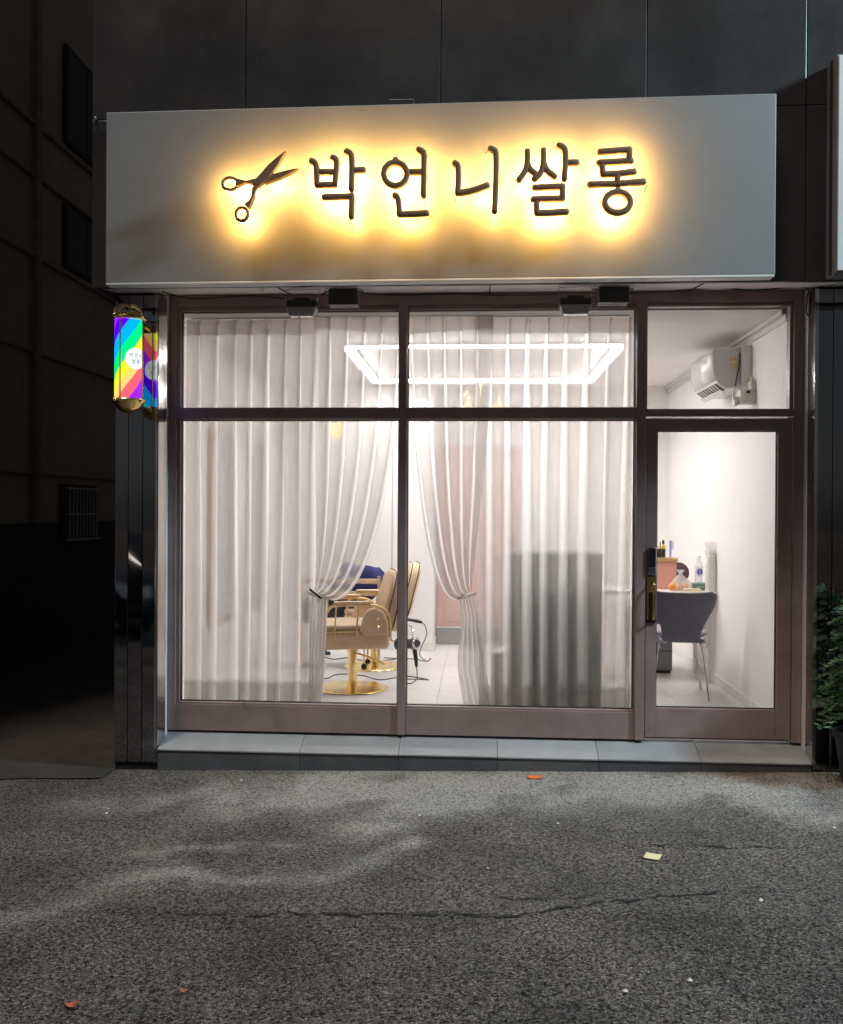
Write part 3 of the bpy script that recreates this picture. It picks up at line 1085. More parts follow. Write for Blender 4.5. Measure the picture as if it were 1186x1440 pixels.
# scissors emblem
em = MB()
parts_ = []
P2 = lambda q: [(w_sign(C1, p).x, w_sign(C1, p).z) for p in q]
scis = thing('scissors_emblem', None, None)
scis.parent = sg
scis.location = -sg.location
for k, (nm, q) in enumerate([('blade', [(429, 151), (392, 178), (345, 217), (300, 268), (278, 292), (268, 318), (262, 350), (258, 386), (270, 386), (284, 340), (300, 322), (326, 298), (385, 226)]),
                             ('blade', [(492, 236), (430, 248), (362, 266), (342, 288), (324, 313), (400, 285), (450, 262)]),
                             ('shank', [(186, 288), (236, 299), (288, 286), (280, 316), (232, 308), (184, 330)]),
                             ('shank', [(271, 380), (257, 380), (250, 396), (226, 414), (246, 436), (262, 406)])]):
    y0 = LY - 0.02 - 0.002 * k
    MB().prism(P2(q), y0, LY + 0.02 + 0.001 * k).build(nm, M_LETTER, scis, bevel=0.003)
    cx = sum(p[0] for p in q) / len(q)
    cy_ = sum(p[1] for p in q) / len(q)
    qq = P2([(cx + (x - cx) * 0.7, cy_ + (y - cy_) * 0.7) for x, y in q])
    nq = len(qq)
    em.add([(x, LY + 0.0235 + 0.001 * k, z) for x, z in qq], [tuple(range(nq))])
for cxy in ((155, 310, 37, 29), (212, 459, 29, 32)):
    pts = [w_sign(C1, p) for p in ell(*cxy)]
    MB().tube(pts, 0.0105, 10, closed=True, squash=(0, 1.8, 0)).build('ring', M_LETTER, scis, smooth=True, sharp=0)
    strip(em, pts, 0.008, LY + 0.0225, True)
em.build('light_strip', M_LED, scis)
# wire tails behind the letters
tails = [(C1, 340, 335), (C1, 512, 258), (C1, 700, 205), (C1, 838, 268), (C1, 758, 505), (C1, 608, 392), (C1, 1107, 405), (C1, 976, 490), (C1, 1138, 462), (C1, 1122, 170),
         (C2, 142, 385), (C2, 290, 152), (C2, 360, 302), (C2, 312, 460), (C2, 434, 322), (C2, 522, 485), (C2, 700, 478), (C2, 755, 232), (C2, 630, 130),
         (C2, 828, 160), (C2, 780, 340), (C2, 1066, 338), (C2, 930, 490), (C2, 852, 397), (C2, 1014, 228)]
for cv, x, y in tails:
    a = w_sign(cv, (x, y), SY - 0.004)
    d1 = random.uniform(-0.012, 0.012)
    p = smooth_path([(a.x, SY - 0.001, a.z - 0.008), (a.x + d1 * 0.3, SY - 0.02, a.z - 0.012), (a.x + d1, SY - 0.03, a.z), (a.x + d1 * 1.3, SY - 0.045, a.z + 0.014)], 4)
    spart('wire', MB().tube(p, 0.0024, 5), M_WIRE, smooth=True)

# ------------------------------------------------------------------ neighbour's sign on the right
ns = thing('neighbour_sign', 'grey edged white sign box of the shop next door', 'sign', (2.6, -0.63, 2.99))
no = -ns.location
o = MB().box(1.988, 3.6, -0.715, YS - 0.002, 2.992, 4.225).build('case', M_NSIDE, ns, bevel=0.004)
o.location = no
o = MB().box(1.995, 3.588, -0.728, -0.7155, 3.004, 4.213).build('face', M_NSIGN, ns, bevel=0.003)
o.location = no
o = MB().box(1.983, 1.9875, -0.66, -0.63, 2.995, 4.222).build('edge_strip', M_BACKING, ns)
o.location = no
for pth in ([(2.04, 3.34), (2.075, 3.40), (2.10, 3.33), (2.07, 3.27), (2.05, 3.31), (2.09, 3.30)], [(2.035, 3.22), (2.06, 3.25), (2.09, 3.2)], [(2.04, 3.52), (2.09, 3.6), (2.14, 3.55)]):
    o = MB().tube(smooth_path([(x, -0.7295, z) for x, z in pth], 5), 0.003, 5).build('drawn_line', M_WIRE, ns)
    o.location = no

# ------------------------------------------------------------------ floodlights, drivers and cable under the soffit
for k, (px, lab) in enumerate(((426, 'small grey floodlight under soffit before tied-back chair-side curtain'), (809, 'small grey floodlight under soffit before the dark counter'))):
    p = PY(px, 431, -0.30)
    t = thing('floodlight', lab, 'floodlight', (p.x, -0.30, 2.94), 0, 'floodlights under the sign')
    MB().box(-0.095, 0.095, -0.045, 0.03, -0.03, 0.012).build('housing', M_FLOOD, t, bevel=0.006)
    MB().hexa([(-0.075, -0.058, -0.088), (0.075, -0.058, -0.088), (0.08, 0.005, -0.088), (-0.08, 0.005, -0.088),
               (-0.095, -0.05, -0.031), (0.095, -0.05, -0.031), (0.095, 0.028, -0.031), (-0.095, 0.028, -0.031)]).build('reflector', M_LENS, t, bevel=0.003)
    MB().box(-0.07, 0.07, -0.0575, 0.0, -0.0925, -0.0885).build('lens', M_HEADL, t)
    MB().box(-0.05, 0.05, -0.03, 0.02, 0.0125, 0.03).build('heat_sink', M_FLOOD, t, bevel=0.003)
    for s_ in (-1, 1):
        MB().box(s_ * 0.098, s_ * 0.102, -0.012, 0.012, -0.05, 0.085).build('bracket_arm', M_SILVER, t)
    MB().box(-0.102, 0.102, -0.014, 0.014, 0.0855, 0.089).build('bracket_bar', M_SILVER, t)
    q = PY(484 if k == 0 else 862, 421 if k == 0 else 418, -0.30)
    t = thing('driver_box', 'black driver box beside the floodlight before ' + ('the tied-back chair-side curtain' if k == 0 else 'the dark counter'), 'driver box', (q.x, -0.30, 2.965), 0, 'floodlight drivers')
    MB().box(-0.092, 0.092, -0.05, 0.05, -0.05, 0.05).build('case', M_FLOOD, t, bevel=0.006)
    MB().box(-0.094, 0.094, -0.0525, -0.0505, -0.054, -0.045).build('rim', M_SILVER, t)
    for s_ in (-1, 1):
        MB().box(s_ * 0.0925, s_ * 0.125, -0.02, 0.02, 0.044, 0.048).build('lug', M_FLOOD, t)


def cable(pts, r=0.004, lab=None, name='cable', k=6, m=None):
    return tag(MB().tube(smooth_path(pts, k), r, 6).build(name, m or M_WIRE, smooth=True), lab, 'cable')


zs = 3.00
cable([PY(228, 410, -0.35), PY(262, 419, -0.2), PY(300, 419, -0.12), PY(350, 416, -0.1), PY(400, 420, -0.14)], 0.0045, 'black cable sagging above the barber pole side window')
cable([PY(452, 414, -0.28), PY(470, 409, -0.28), PY(500, 411, -0.24), PY(560, 415, -0.15), PY(640, 413, -0.15), PY(700, 415, -0.15), PY(790, 414, -0.2)], 0.0045, 'black cable strung between the two floodlights')
cable([PY(885, 413, -0.25), PY(930, 411, -0.15), PY(1005, 405, -0.13), PY(1060, 408, -0.13), PY(1130, 404, -0.14), PY(1135, 420, -0.12), PY(1134, 438, -0.11), PY(1139, 447, -0.11)], 0.0045, 'black cable sagging along the head of the glass door')
for px, py in ((370, 402), (898, 394)):
    p = PY(px, py, -0.62)
    t = thing('cable_clip', 'little bent wire clip under the sign edge ' + ('near the barber pole' if px < 500 else 'near the glass door'), 'clip', (p.x, -0.6, p.z))
    for d in (-0.008, 0.008):
        MB().tube(smooth_path([(d - 0.008, 0, -0.02), (d, -0.01, 0.0), (d + 0.012, 0.0, 0.02), (d + 0.018, 0.01, 0.018)], 4), 0.0022, 6).build('wire', M_SILVER, t, smooth=True)

# ------------------------------------------------------------------ curtains
CY = 0.22
tag(MB().box(-2.0, 0.985, CY - 0.012, CY + 0.02, 2.948, ZCE - 0.001).build('curtain_rail', M_WHITEP), 'white curtain rail along the window head', 'curtain rail')


def pleat_samples(npl, npan=5, ngr=10):
    """(pleat index, kind, t) across the cloth"""
    out = []
    for i in range(npl):
        for k in range(npan):
            out.append((i, 0, k / npan))
        for k in range(ngr):
            out.append((i, 1, k / ngr))
    return out


def fold_slots(o, sm, flat=0.0):
    """per-vertex share of gathered cloth, where the glow is painted in"""
    w = len(sm)
    at = o.data.attributes.new('fold', 'FLOAT', 'POINT')
    at.data.foreach_set('value', [max(flat, math.sin(PI * sm[i % w][2]) ** 0.5 if sm[i % w][1] else 0.0) for i in range(len(o.data.vertices))])


def straight_curtain(label, xt, xb, seed, ztop=2.945, zbot=0.235):
    rnd = random.Random(seed)
    npl = len(xt) - 1
    gw = [rnd.uniform(0.028, 0.085) for _ in range(npl)]
    gd = [rnd.uniform(0.05, 0.075) for _ in range(npl)]
    ph = [rnd.uniform(0, 6) for _ in range(npl)]
    sm = pleat_samples(npl)

    def pt(s_, v, dy=0.0):
        i, kd, t = s_
        a = xt[i] + (xb[i] - xt[i]) * v
        c = xt[i + 1] + (xb[i + 1] - xt[i + 1]) * v
        g = (c - a) * min(0.6, (0.05 + (gw[i] / 0.11) * v ** 0.45))
        wob = 0.004 * math.sin(ph[i] + v * 5)
        if kd == 0:
            x = a + (c - a - g) * t
            y = CY - (0.006 + 0.010 * v) * math.sin(PI * t) + wob
        else:
            x = c - g + g * (0.5 - 0.5 * math.cos(PI * t)) + 0.15 * g * math.sin(2 * PI * t) * v
            y = CY + gd[i] * (0.25 + 0.75 * v ** 0.5) * math.sin(PI * t) ** 0.55 + wob
        return (x + wob, y + dy, ztop + (zbot - ztop) * v)
    t_ = thing('curtain', label, 'curtain', ((xt[0] + xt[-1]) / 2, CY, zbot), 0, 'white sheer curtains in the shop window')
    off = -t_.location
    o = MB().grid([[pt(s_, v) for s_ in sm] for v in [(j / 30) for j in range(31)]]).build('cloth', M_CURT, t_, smooth=True, sharp=0)
    o.location = off
    fold_slots(o, sm)
    vh = 0.105 / (ztop - zbot)
    o = MB().grid([[pt(s_, v, -0.004) for s_ in sm] for v in (0, vh / 2, vh)]).build('heading', M_CURT2, t_, smooth=True, sharp=0)
    o.location = off
    vb = 1 - 0.215 / (ztop - zbot)
    o = MB().grid([[pt(s_, v, 0.004) for s_ in sm] for v in (vb, (1 + vb) / 2, 1)]).build('hem', M_HEM, t_, smooth=True, sharp=0)
    o.location = off
    for i in range(npl):
        x = xt[i + 1]
        o = MB().tube([(x, CY - 0.008, ztop + 0.012), (x + 0.004, CY - 0.010, ztop - 0.01), (x, CY - 0.006, ztop - 0.035)], 0.0025, 5).build('hook', M_SILVER, t_)
        o.location = off
    return t_


def wx(px, py=700):
    return PY(px, py, CY).x


straight_curtain('straight sheer curtain hanging beside the barber pole jamb',
                 [wx(p) for p in (263, 281, 308, 332, 356, 379, 402, 424, 449)], [wx(p, 980) for p in (258, 284, 304, 335, 350, 376, 394, 421, 446)], 3)
straight_curtain('straight sheer curtain hanging before the dark teal counter',
                 [wx(p) for p in (664, 690, 716, 744, 770, 798, 827, 857, 884, 893)], [wx(p, 980) for p in (674, 698, 721, 752, 772, 800, 828, 850, 880, 892)], 5)


def bez(a, b_, c, d, t):
    u = 1 - t
    return tuple(a[k] * u ** 3 + 3 * b_[k] * u * u * t + 3 * c[k] * u * t * t + d[k] * t ** 3 for k in (0, 1))


def tied_curtain(label, ctrl, tail, npl, seed, yoff, dark):
    rnd = random.Random(seed)
    sm = pleat_samples(npl, 5, 10)
    gd = [rnd.uniform(0.045, 0.065) for _ in range(npl)]
    t_ = thing('curtain', label, 'curtain', (0, CY, 0.235), 0, 'white sheer curtains in the shop window')
    off = -t_.location

    def uu(s_, v):
        i, kd, t = s_
        g = 0.06 + 0.42 * v ** 0.5
        f = (1 - g) * t if kd == 0 else (1 - g) + g * (0.5 - 0.5 * math.cos(PI * t)) + 0.04 * v * math.sin(2 * PI * t)
        return (i + f) / npl

    def yy(s_, v, amp):
        i, kd, t = s_
        if kd == 0:
            return -0.014 * amp * math.sin(PI * t)
        return gd[i] * amp * math.sin(PI * t) ** 0.6

    def pt(s_, v, dy=0):
        u = uu(s_, v)
        px, py = bez(*ctrl(u), v)
        y = CY + yoff + yy(s_, v, 0.3 + 0.7 * math.sin(PI * min(1, v * 0.8 + 0.05))) - 0.05 * v * v * (0.3 + 0.7 * u) + dy
        p = PY(px, py, CY)
        return (p.x, y, p.z)
    o = MB().grid([[pt(s_, j / 34) for s_ in sm] for j in range(35)]).build('cloth', M_CURT, t_, smooth=True, sharp=0)
    o.location = off
    fold_slots(o, sm)
    o = MB().grid([[pt(s_, v, -0.004) for s_ in sm] for v in (0, 0.018, 0.0365)]).build('heading', M_CURT2, t_, smooth=True, sharp=0)
    o.location = off

    def pt2(s_, v, dy=0):
        u = uu(s_, 0.5)
        k = v * (len(tail) - 1)
        i = min(int(k), len(tail) - 2)
        f = k - i
        f = f * f * (3 - 2 * f)
        a, b_ = tail[i], tail[i + 1]
        l_ = a[0] + (b_[0] - a[0]) * f
        r_ = a[1] + (b_[1] - a[1]) * f
        py = a[2] + (b_[2] - a[2]) * (k - i)
        p = PY(l_ + (r_ - l_) * u, py, CY)
        return (p.x, CY + yoff - 0.03 * (1 - v) + yy(s_, 0.5, 0.4 + 0.6 * v) + dy, p.z)
    o = MB().grid([[pt2(s_, j / 20) for s_ in sm] for j in range(21)]).build('tail', M_CURT, t_, smooth=True, sharp=0)
    o.location = off
    fold_slots(o, sm, 0.45)
    tp = [PY(tail[0][0] - 3, tail[0][2] - 4, CY), PY(tail[0][1] + 3, tail[0][2] + 5, CY)]
    c_ = (tp[0] + tp[1]) / 2
    hw_ = (tp[1].x - tp[0].x) / 2
    ring = [(c_.x + hw_ * math.cos(a), CY + yoff - 0.045 + 0.055 * math.sin(a), c_.z - (0.018 if dark else -0.018) * math.cos(a)) for a in [2 * PI * i / 20 for i in range(20)]]
    o = MB().tube(ring, 0.0045, 6, closed=True, squash=(0, 0, 1.6)).build('tieback', M_CURT, t_, smooth=True)
    o.location = off
    if dark:
        pa, pb = PY(441, 827, CY), PY(456, 838, CY)
        o = MB().tube([(pa.x, CY + yoff - 0.085, pa.z), (pb.x, CY + yoff - 0.105, pb.z)], 0.008, 8, rnd=True).build('strap', M_DKCLOTH, t_, smooth=True)
        o.location = off
    return t_


tied_curtain('sheer curtain swept back and tied beside the gold styling chairs',
             lambda u: ((443 + 121 * u, 442), (444 + 119 * u, 640 + 70 * u), (449 + 58 * u, 795 + 82 * u), (444 + 14 * u, 829 + 9 * u)),
             [(441, 462, 836), (438, 461, 870), (437, 458, 930), (434, 452, 1004)], 5, 11, -0.035, True)
tied_curtain('sheer curtain swept back and tied across the pink inner door',
             lambda u: ((694 - 117 * u, 442), (690 - 112 * u, 640 + 70 * u), (664 - 52 * u, 795 + 82 * u), (664 - 15 * u, 829 + 9 * u)),
             [(647, 667, 836), (649, 675, 872), (644, 683, 930), (653, 694, 1006)], 5, 17, -0.035, False)

# ------------------------------------------------------------------ ceiling light, chandelier, pendant
L0, L1, LY0, LY1 = -1.075, 1.09, 1.21, 3.15
cl = thing('ceiling_light', 'rectangular white tube light frame on the salon ceiling', 'ceiling light', (0, 2.18, ZCE))
ho, hl = MB(), MB()
for a, c, e_, f_ in ((L0, L1, LY0, LY0 + 0.045), (L0, L1, LY1 - 0.045, LY1), (L0, L0 + 0.045, LY0 + 0.0455, LY1 - 0.0455), (L1 - 0.045, L1, LY0 + 0.0455, LY1 - 0.0455)):
    o = MB().box(a - 0.005, c + 0.005, e_ - (0.02 if f_ - e_ < 0.1 else 0), f_ + (0.0015 if f_ - e_ < 0.1 else 0), ZCE - 0.020, ZCE - 0.001).build('tray', M_WHITEP, cl)
    o.location = -cl.location
    o = MB().box(a + 0.008, c - 0.008, e_ + 0.008, f_ - 0.008, ZCE - 0.034, ZCE - 0.0205).build('tube', M_LEDW, cl)
    o.location = -cl.location
for a, c, e_, f_ in ((L0 - 0.012, L1 + 0.012, LY1 + 0.002, LY1 + 0.006), (L0 - 0.010, L0 - 0.006, LY0, LY1), (L1 + 0.006, L1 + 0.010, LY0, LY1)):  # flanges added to hold the tube light off the walls
    o = MB().box(a, c, e_, f_, ZCE - 0.058, ZCE - 0.0205).build('added_flange', M_GREYCAB, cl)
    o.location = -cl.location
ch = thing('chandelier', 'gold looped chandelier with warm bulbs behind the curtain', 'chandelier', (PY(676, 560, 2.3).x, 2.3, 2.5))
MB().tube([(0, 0, ZCE - 2.5 - 0.001), (0, 0, 0.1)], 0.006, 8).build('stem', M_GOLD, ch, smooth=True)
MB().lathe([(0.05, 0.43), (0.06, 0.452)], (0, 0, 0), 20).build('canopy', M_GOLD, ch, smooth=True)
for k in range(4):
    a = PI / 4 + k * PI / 2 + 0.2
    d = Vector((math.cos(a), math.sin(a), 0))
    arc = [Vector((0, 0, 0.12)) + d * (0.10 - 0.10 * math.cos(t)) + Vector((0, 0, 0.10 * math.sin(t))) for t in [PI * 1.05 * i / 12 for i in range(13)]]
    ar = MB().tube(arc, 0.008, 8).build('arm', M_GOLD, ch, smooth=True)
    e_ = arc[-1]
    MB().lathe([(0.006, 0.0), (0.03, -0.02), (0.036, -0.05), (0.02, -0.08), (0.003, -0.088)], e_, 14).build('bulb', M_WARMB, ar, smooth=True)
pp = PY(474, 606, 2.2)
pe = thing('pendant_lamp', 'small warm globe pendant lamp glowing through the curtain', 'pendant lamp', (pp.x, 2.2, pp.z))
MB().tube([(0, 0, 0.07), (0, 0, ZCE - pp.z - 0.001)], 0.004, 6).build('cord', M_WIRE, pe)
MB().lathe([(0.012, 0.10), (0.03, 0.085), (0.032, 0.062)], (0, 0, 0), 16).build('cap', M_GOLD, pe, smooth=True)
MB().lathe([(0.068 * math.sin(PI * (i + 0.3) / 12.6), 0.068 * math.cos(PI * (i + 0.3) / 12.6)) for i in range(13)], (0, 0, 0), 20).build('globe', M_WARMB, pe, smooth=True)

# ------------------------------------------------------------------ styling chairs


def rounded_slab(w, h, th, r, n=6):
    """outline in local (y,z); returns MB prism along x, centred at bottom middle"""
    pts = []
    for cx, cz, a0 in ((w / 2 - r, r * 0.6, -90), (w / 2 - r, h - r, 0), (-w / 2 + r, h - r, 90), (-w / 2 + r, r * 0.6, 180)):
        rr = r if cz > r else r * 0.6
        for k in range(n + 1):
            a = R(a0 + 90 * k / n)
            pts.append((cx + (r if cz > r else r) * math.cos(a), cz + rr * math.sin(a)))
    return pts


def styling_chair(label):
    t = thing('styling_chair', label, 'chair', (0, 0, 0), 0, 'gold and beige styling chairs')
    MB().lathe([(0.275, 0.0), (0.28, 0.006), (0.275, 0.012), (0.15, 0.017), (0.06, 0.022)], (0, 0, 0), 48).build('base', M_GOLD, t, smooth=True, sharp=30)
    MB().lathe([(0.037, 0.02), (0.037, 0.30), (0.046, 0.302), (0.046, 0.338)], (0, 0, 0), 24).build('column', M_GOLD, t, smooth=True, sharp=30)
    pd = MB().tube(smooth_path([(0.03, -0.03, 0.285), (0.10, -0.09, 0.27), (0.19, -0.16, 0.235), (0.225, -0.185, 0.222)], 4), 0.008, 8)
    pl = pd.build('pedal', M_GOLD, t, smooth=True)
    MB().tube([(0.215, -0.20, 0.222), (0.24, -0.165, 0.222)], 0.011, 10, rnd=True).build('pedal_grip', M_GOLDP, pl, smooth=True)
    MB().box(-0.06, 0.06, -0.06, 0.06, 0.335, 0.3495).build('mount', M_BLACKP, t)
    MB().box(-0.29, 0.255, -0.265, 0.265, 0.35, 0.487).build('seat', M_LEATHER, t, bevel=0.03, seg=4, smooth=True)
    ss = [o for o in bpy.data.objects if o.parent == t][-1]
    MB().box(-0.285, 0.235, -0.255, 0.255, 0.495, 0.545).build('cushion', mat('beige leather top', (0.62, 0.47, 0.33), 0.42, bump=0.2, bscale=160), ss, bevel=0.022, seg=4, smooth=True)
    MB().tube([(-0.28, -0.263, 0.490), (0.24, -0.263, 0.490), (0.25, -0.255, 0.490), (0.25, 0.255, 0.490), (0.24, 0.263, 0.49), (-0.28, 0.263, 0.49), (-0.288, 0.25, 0.49), (-0.288, -0.25, 0.49)], 0.005, 6, closed=True).build('piping', M_GOLDP, ss, smooth=True)
    # tilted padded back
    outl = rounded_slab(0.47, 0.50, 0.1, 0.15)
    m_ = MB()
    lean = 0.25

    def bk(y, z, x):
        return (0.225 + x + z * lean, y, 0.455 + z)
    rings = []
    for x, sc_ in ((-0.055, 0.90), (-0.045, 0.965), (-0.02, 1.0), (0.03, 1.0), (0.06, 0.965), (0.07, 0.90)):
        rings.append([bk(y * sc_, 0.25 + (z - 0.25) * sc_, x) for y, z in outl])
    n_ = len(outl)
    vs_ = [p for r_ in rings for p in r_]
    fs = []
    for i in range(len(rings) - 1):
        for j in range(n_):
            fs.append((i * n_ + j, (i + 1) * n_ + j, (i + 1) * n_ + (j + 1) % n_, i * n_ + (j + 1) % n_))
    fs.append(tuple(range(n_)))
    fs.append(tuple((len(rings) - 1) * n_ + j for j in reversed(range(n_))))
    m_.add(vs_, fs)
    bo = m_.build('backrest', M_LEATHER, t, smooth=True, sharp=50)
    for x in (-0.021, 0.045):
        MB().tube([bk(y * 1.005, 0.25 + (z - 0.25) * 1.005, x) for y, z in outl], 0.0045, 6, closed=True).build('piping', M_PIPING, bo, smooth=True)
    for s_ in (-1, 1):
        y = s_ * 0.285
        loop = smooth_path([(-0.275, y, 0.44), (-0.265, y, 0.58), (-0.225, y, 0.675), (-0.16, y, 0.70), (0.02, y, 0.70), (0.15, y, 0.69), (0.225, y, 0.64), (0.25, y, 0.55), (0.25, y, 0.44)], 5)
        ar = MB().tube(loop, 0.0115, 10).build('armrest', M_GOLDP, t, smooth=True)
        MB().box(-0.19, 0.10, y - 0.024, y + 0.024, 0.708, 0.732).build('arm_pad', M_LEATHER, ar, bevel=0.01, seg=3, smooth=True)
        for x in (-0.17, 0.0):
            MB().tube([(x - 0.015, y, 0.45), (x, y, 0.698)], 0.007, 8).build('strut', M_GOLDP, ar, smooth=True)
        outl2 = [(0.02 + 0.0, 0.50), (0.05, 0.62), (0.085, 0.665), (0.14, 0.675), (0.20, 0.64), (0.235, 0.57), (0.235, 0.47), (0.10, 0.455), (0.05, 0.465)]
        wing = MB().prism(outl2, y - 0.02 if s_ < 0 else y - 0.055, y + 0.055 if s_ < 0 else y + 0.02).build('wing', M_LEATHER, t, bevel=0.012, seg=3, smooth=True)
        for zz in (0.53, 0.585):
            MB().lathe([(0.011, 0), (0.011, 0.004), (0.006, 0.009)], (0.155, y + s_ * 0.0205, zz), 14, (0, s_, 0)).build('stud', M_GOLD, wing, smooth=True)
    return t


c1_ = styling_chair('beige leather styling chair on gold disc base next to the window')
p1 = PZ(496, 968, ZFL)
c1_.location = (p1.x, p1.y, ZFL)
c1_.rotation_euler.z = R(16)
c2_ = copy_tree(c1_)
p2 = PZ(527, 937, ZFL)
c2_.location = (p2.x, p2.y, ZFL)
c2_.rotation_euler.z = R(11)
c2_['label'] = 'beige leather styling chair standing further in by the partition wall'


def blob_cloth(name, label, cat, c, rx, ry, rz, m, seed, amp=0.3, n1=20, n2=12):
    rw = []
    for i in range(n2 + 1):
        th = PI * i / n2
        row = []
        for j in range(n1 + 1):
            a = 2 * PI * (j % n1) / n1
            d = Vector((math.sin(th) * math.cos(a), math.sin(th) * math.sin(a), math.cos(th)))
            k = 1 + amp * noise.noise(d * 1.6 + Vector((seed, 0, 0))) + amp * 0.4 * noise.noise(d * 4 + Vector((seed, 3, 0)))
            zc = d.z * k
            row.append((c[0] + rx * d.x * k, c[1] + ry * d.y * k, c[2] + rz * max(-0.75, zc)))
        rw.append(row)
    return tag(MB().grid(rw).build(name, m, smooth=True, sharp=0), label, cat)


# navy cape and black apron lying over a low trolley on the far side of the chairs
tr_ = thing('trolley', 'low black trolley with tan rails behind the styling chairs', 'trolley', (-1.32, 2.35, ZFL))
MB().box(-0.30, 0.32, -0.16, 0.16, 0.41, 0.62).build('body', M_DKCLOTH, tr_, bevel=0.02)
for z in (0.66, 0.77):
    MB().box(-0.32, 0.42, -0.175, -0.15, z, z + 0.045).build('rail', M_LEATHER, tr_, bevel=0.006)
for x in (-0.30, 0.40):
    MB().box(x, x + 0.025, -0.17, -0.14, 0.04, 0.84).build('post', M_GOLDP, tr_, bevel=0.003)
for x in (-0.26, 0.28):
    for y in (-0.13, 0.13):
        MB().lathe([(0.02, -0.02), (0.0249, -0.014), (0.0249, 0.014), (0.02, 0.02)], (x, y, 0.025), 14, (0, 1, 0)).build('castor', M_BLACKP, tr_, smooth=True)
        MB().tube([(x, y, 0.045), (x, y, 0.412)], 0.008, 8).build('post', M_GOLDP, tr_, smooth=True)
blob_cloth('folded_cape', 'navy blue cloth cape heaped on the black trolley', 'cape', (-1.10, 2.36, ZFL + 0.76), 0.24, 0.13, 0.19, M_NAVY, 2.0, 0.5)

# hair dryer hung on the further chair's back and irons with cords
hdp = PY(583, 905, 1.92)
hd = thing('hair_dryer', 'black hair dryer with round steel grille hanging on a hook', 'hair dryer', hdp)
ax = Vector((0.80, -0.55, 0.12)).normalized()
MB().lathe([(0.036, -0.11), (0.042, -0.06), (0.05, 0.0), (0.05, 0.02)], (0, 0, 0), 22, ax).build('body', M_BLACKP, hd, smooth=True)
MB().lathe([(0.012, -0.115), (0.03, -0.112), (0.018, -0.15), (0.05, -0.185), (0.05, -0.19), (0.014, -0.19)], (0, 0, 0), 20, ax).build('nozzle', M_BLACKP, hd, smooth=True)
gr = MB().tube([Vector((0, 0, 0)) + ax * 0.022 + (ax.orthogonal().normalized() * math.cos(a) + ax.cross(ax.orthogonal().normalized()) * math.sin(a)) * 0.043 for a in [2 * PI * i / 24 for i in range(24)]], 0.011, 8, closed=True).build('grille_ring', M_CHROME, hd, smooth=True)
MB().lathe([(0.017, 0.021), (0.017, 0.03), (0.008, 0.033)], (0, 0, 0), 16, ax).build('grille_hub', M_BLACKP, gr, smooth=True)
MB().tube([(0, 0.01, -0.035), (0.012, 0.0, -0.12), (0.02, -0.01, -0.19)], [0.021, 0.019, 0.014], 12, rnd=True).build('handle', M_BLACKP, hd, smooth=True)
MB().tube(smooth_path([(-0.02, 0.05, 0.04), (-0.03, 0.12, 0.12), (-0.06, 0.2, 0.13)], 4), 0.006, 8).build('hook', M_CHROME, hd, smooth=True)
ip = PY(577, 873, 1.95)
ir = thing('hair_iron', 'slim black hair iron clipped above the hair dryer', 'hair iron', ip)
MB().tube([(-0.05, 0.03, 0.012), (0.05, 0, 0.0)], 0.014, 10, rnd=True).build('barrel', M_BLACKP, ir, smooth=True)
MB().tube([(0.052, 0, 0.0), (0.095, -0.01, -0.008)], [0.017, 0.013], 10, rnd=True).build('grip', M_BLACKP, ir, smooth=True)
MB().tube([(-0.05, 0.03, 0.012), (-0.09, 0.09, 0.012)], 0.006, 8).build('clip', M_CHROME, ir, smooth=True)
q = lambda px, py: PZ(px, py, ZFL + 0.004)
cable([ip + Vector((0.10, -0.01, -0.01)), PY(598, 880, 1.95), PY(600, 893, 1.95), PY(592, 912, 1.95), PY(591, 922, 1.95), q(598, 928), q(606, 926), q(600, 930), q(585, 927), q(565, 926), q(540, 925)], 0.0042, 'black cord looping from hair iron down to floor')
cable([hdp + Vector((0.02, -0.01, -0.2)), PY(587, 948, 1.9), q(586, 955), q(578, 961), q(570, 960), q(565, 956), q(585, 955), q(603, 956), q(570, 951), q(535, 956), q(510, 950), q(476, 948), q(460, 954), q(440, 955)], 0.0042, 'black cord trailing from hair dryer past gold disc base')
cable([q(455, 923), q(470, 927), q(490, 925), q(520, 930), q(556, 927)], 0.0042, 'black cord lying between the two gold disc bases')
bx_ = PZ(459, 921, ZFL)
fb = thing('power_strip', 'small black power strip on the floor behind the chair', 'power strip', (bx_.x, bx_.y, ZFL), R(20))
MB().box(-0.08, 0.04, -0.025, 0.025, 0.0, 0.035).build('case', M_BLACKP, fb, bevel=0.006)
for x in (-0.05, -0.01):
    MB().lathe([(0.016, 0), (0.016, 0.02), (0.010, 0.028)], (x, 0, 0.0352), 12).build('plug', M_BLACKP, fb, smooth=True)

# ------------------------------------------------------------------ pink inner door on its step
tag(MB().box(-0.463, 0.70, YB2 - 0.045, YB2 - 0.0005, ZFL + 0.001, 0.375).build('inner_step', M_GREYSTEP, bevel=0.004), 'grey inner step below the pink door', None, None, 'structure')
pdr = thing('inner_door', 'dusty pink panelled inner door above the grey step', 'door', (-0.05, YB2, 0.38))
MB().box(-0.405, 0.46, -0.035, -0.001, 0.008, 1.95).build('leaf', M_PINKD, pdr, bevel=0.003)
for z0, z1 in ((0.06, 0.62), (0.72, 1.85)):
    lf = MB()
    for a, c, e_, f_ in ((-0.33, 0.38, z0, z0 + 0.02), (-0.33, 0.38, z1 - 0.02, z1), (-0.33, -0.31, z0 + 0.0205, z1 - 0.0205), (0.36, 0.38, z0 + 0.0205, z1 - 0.0205)):
        lf.box(a, c, -0.045, -0.0355, e_, f_)
    lf.build('moulding', M_PINKD, pdr, bevel=0.003)
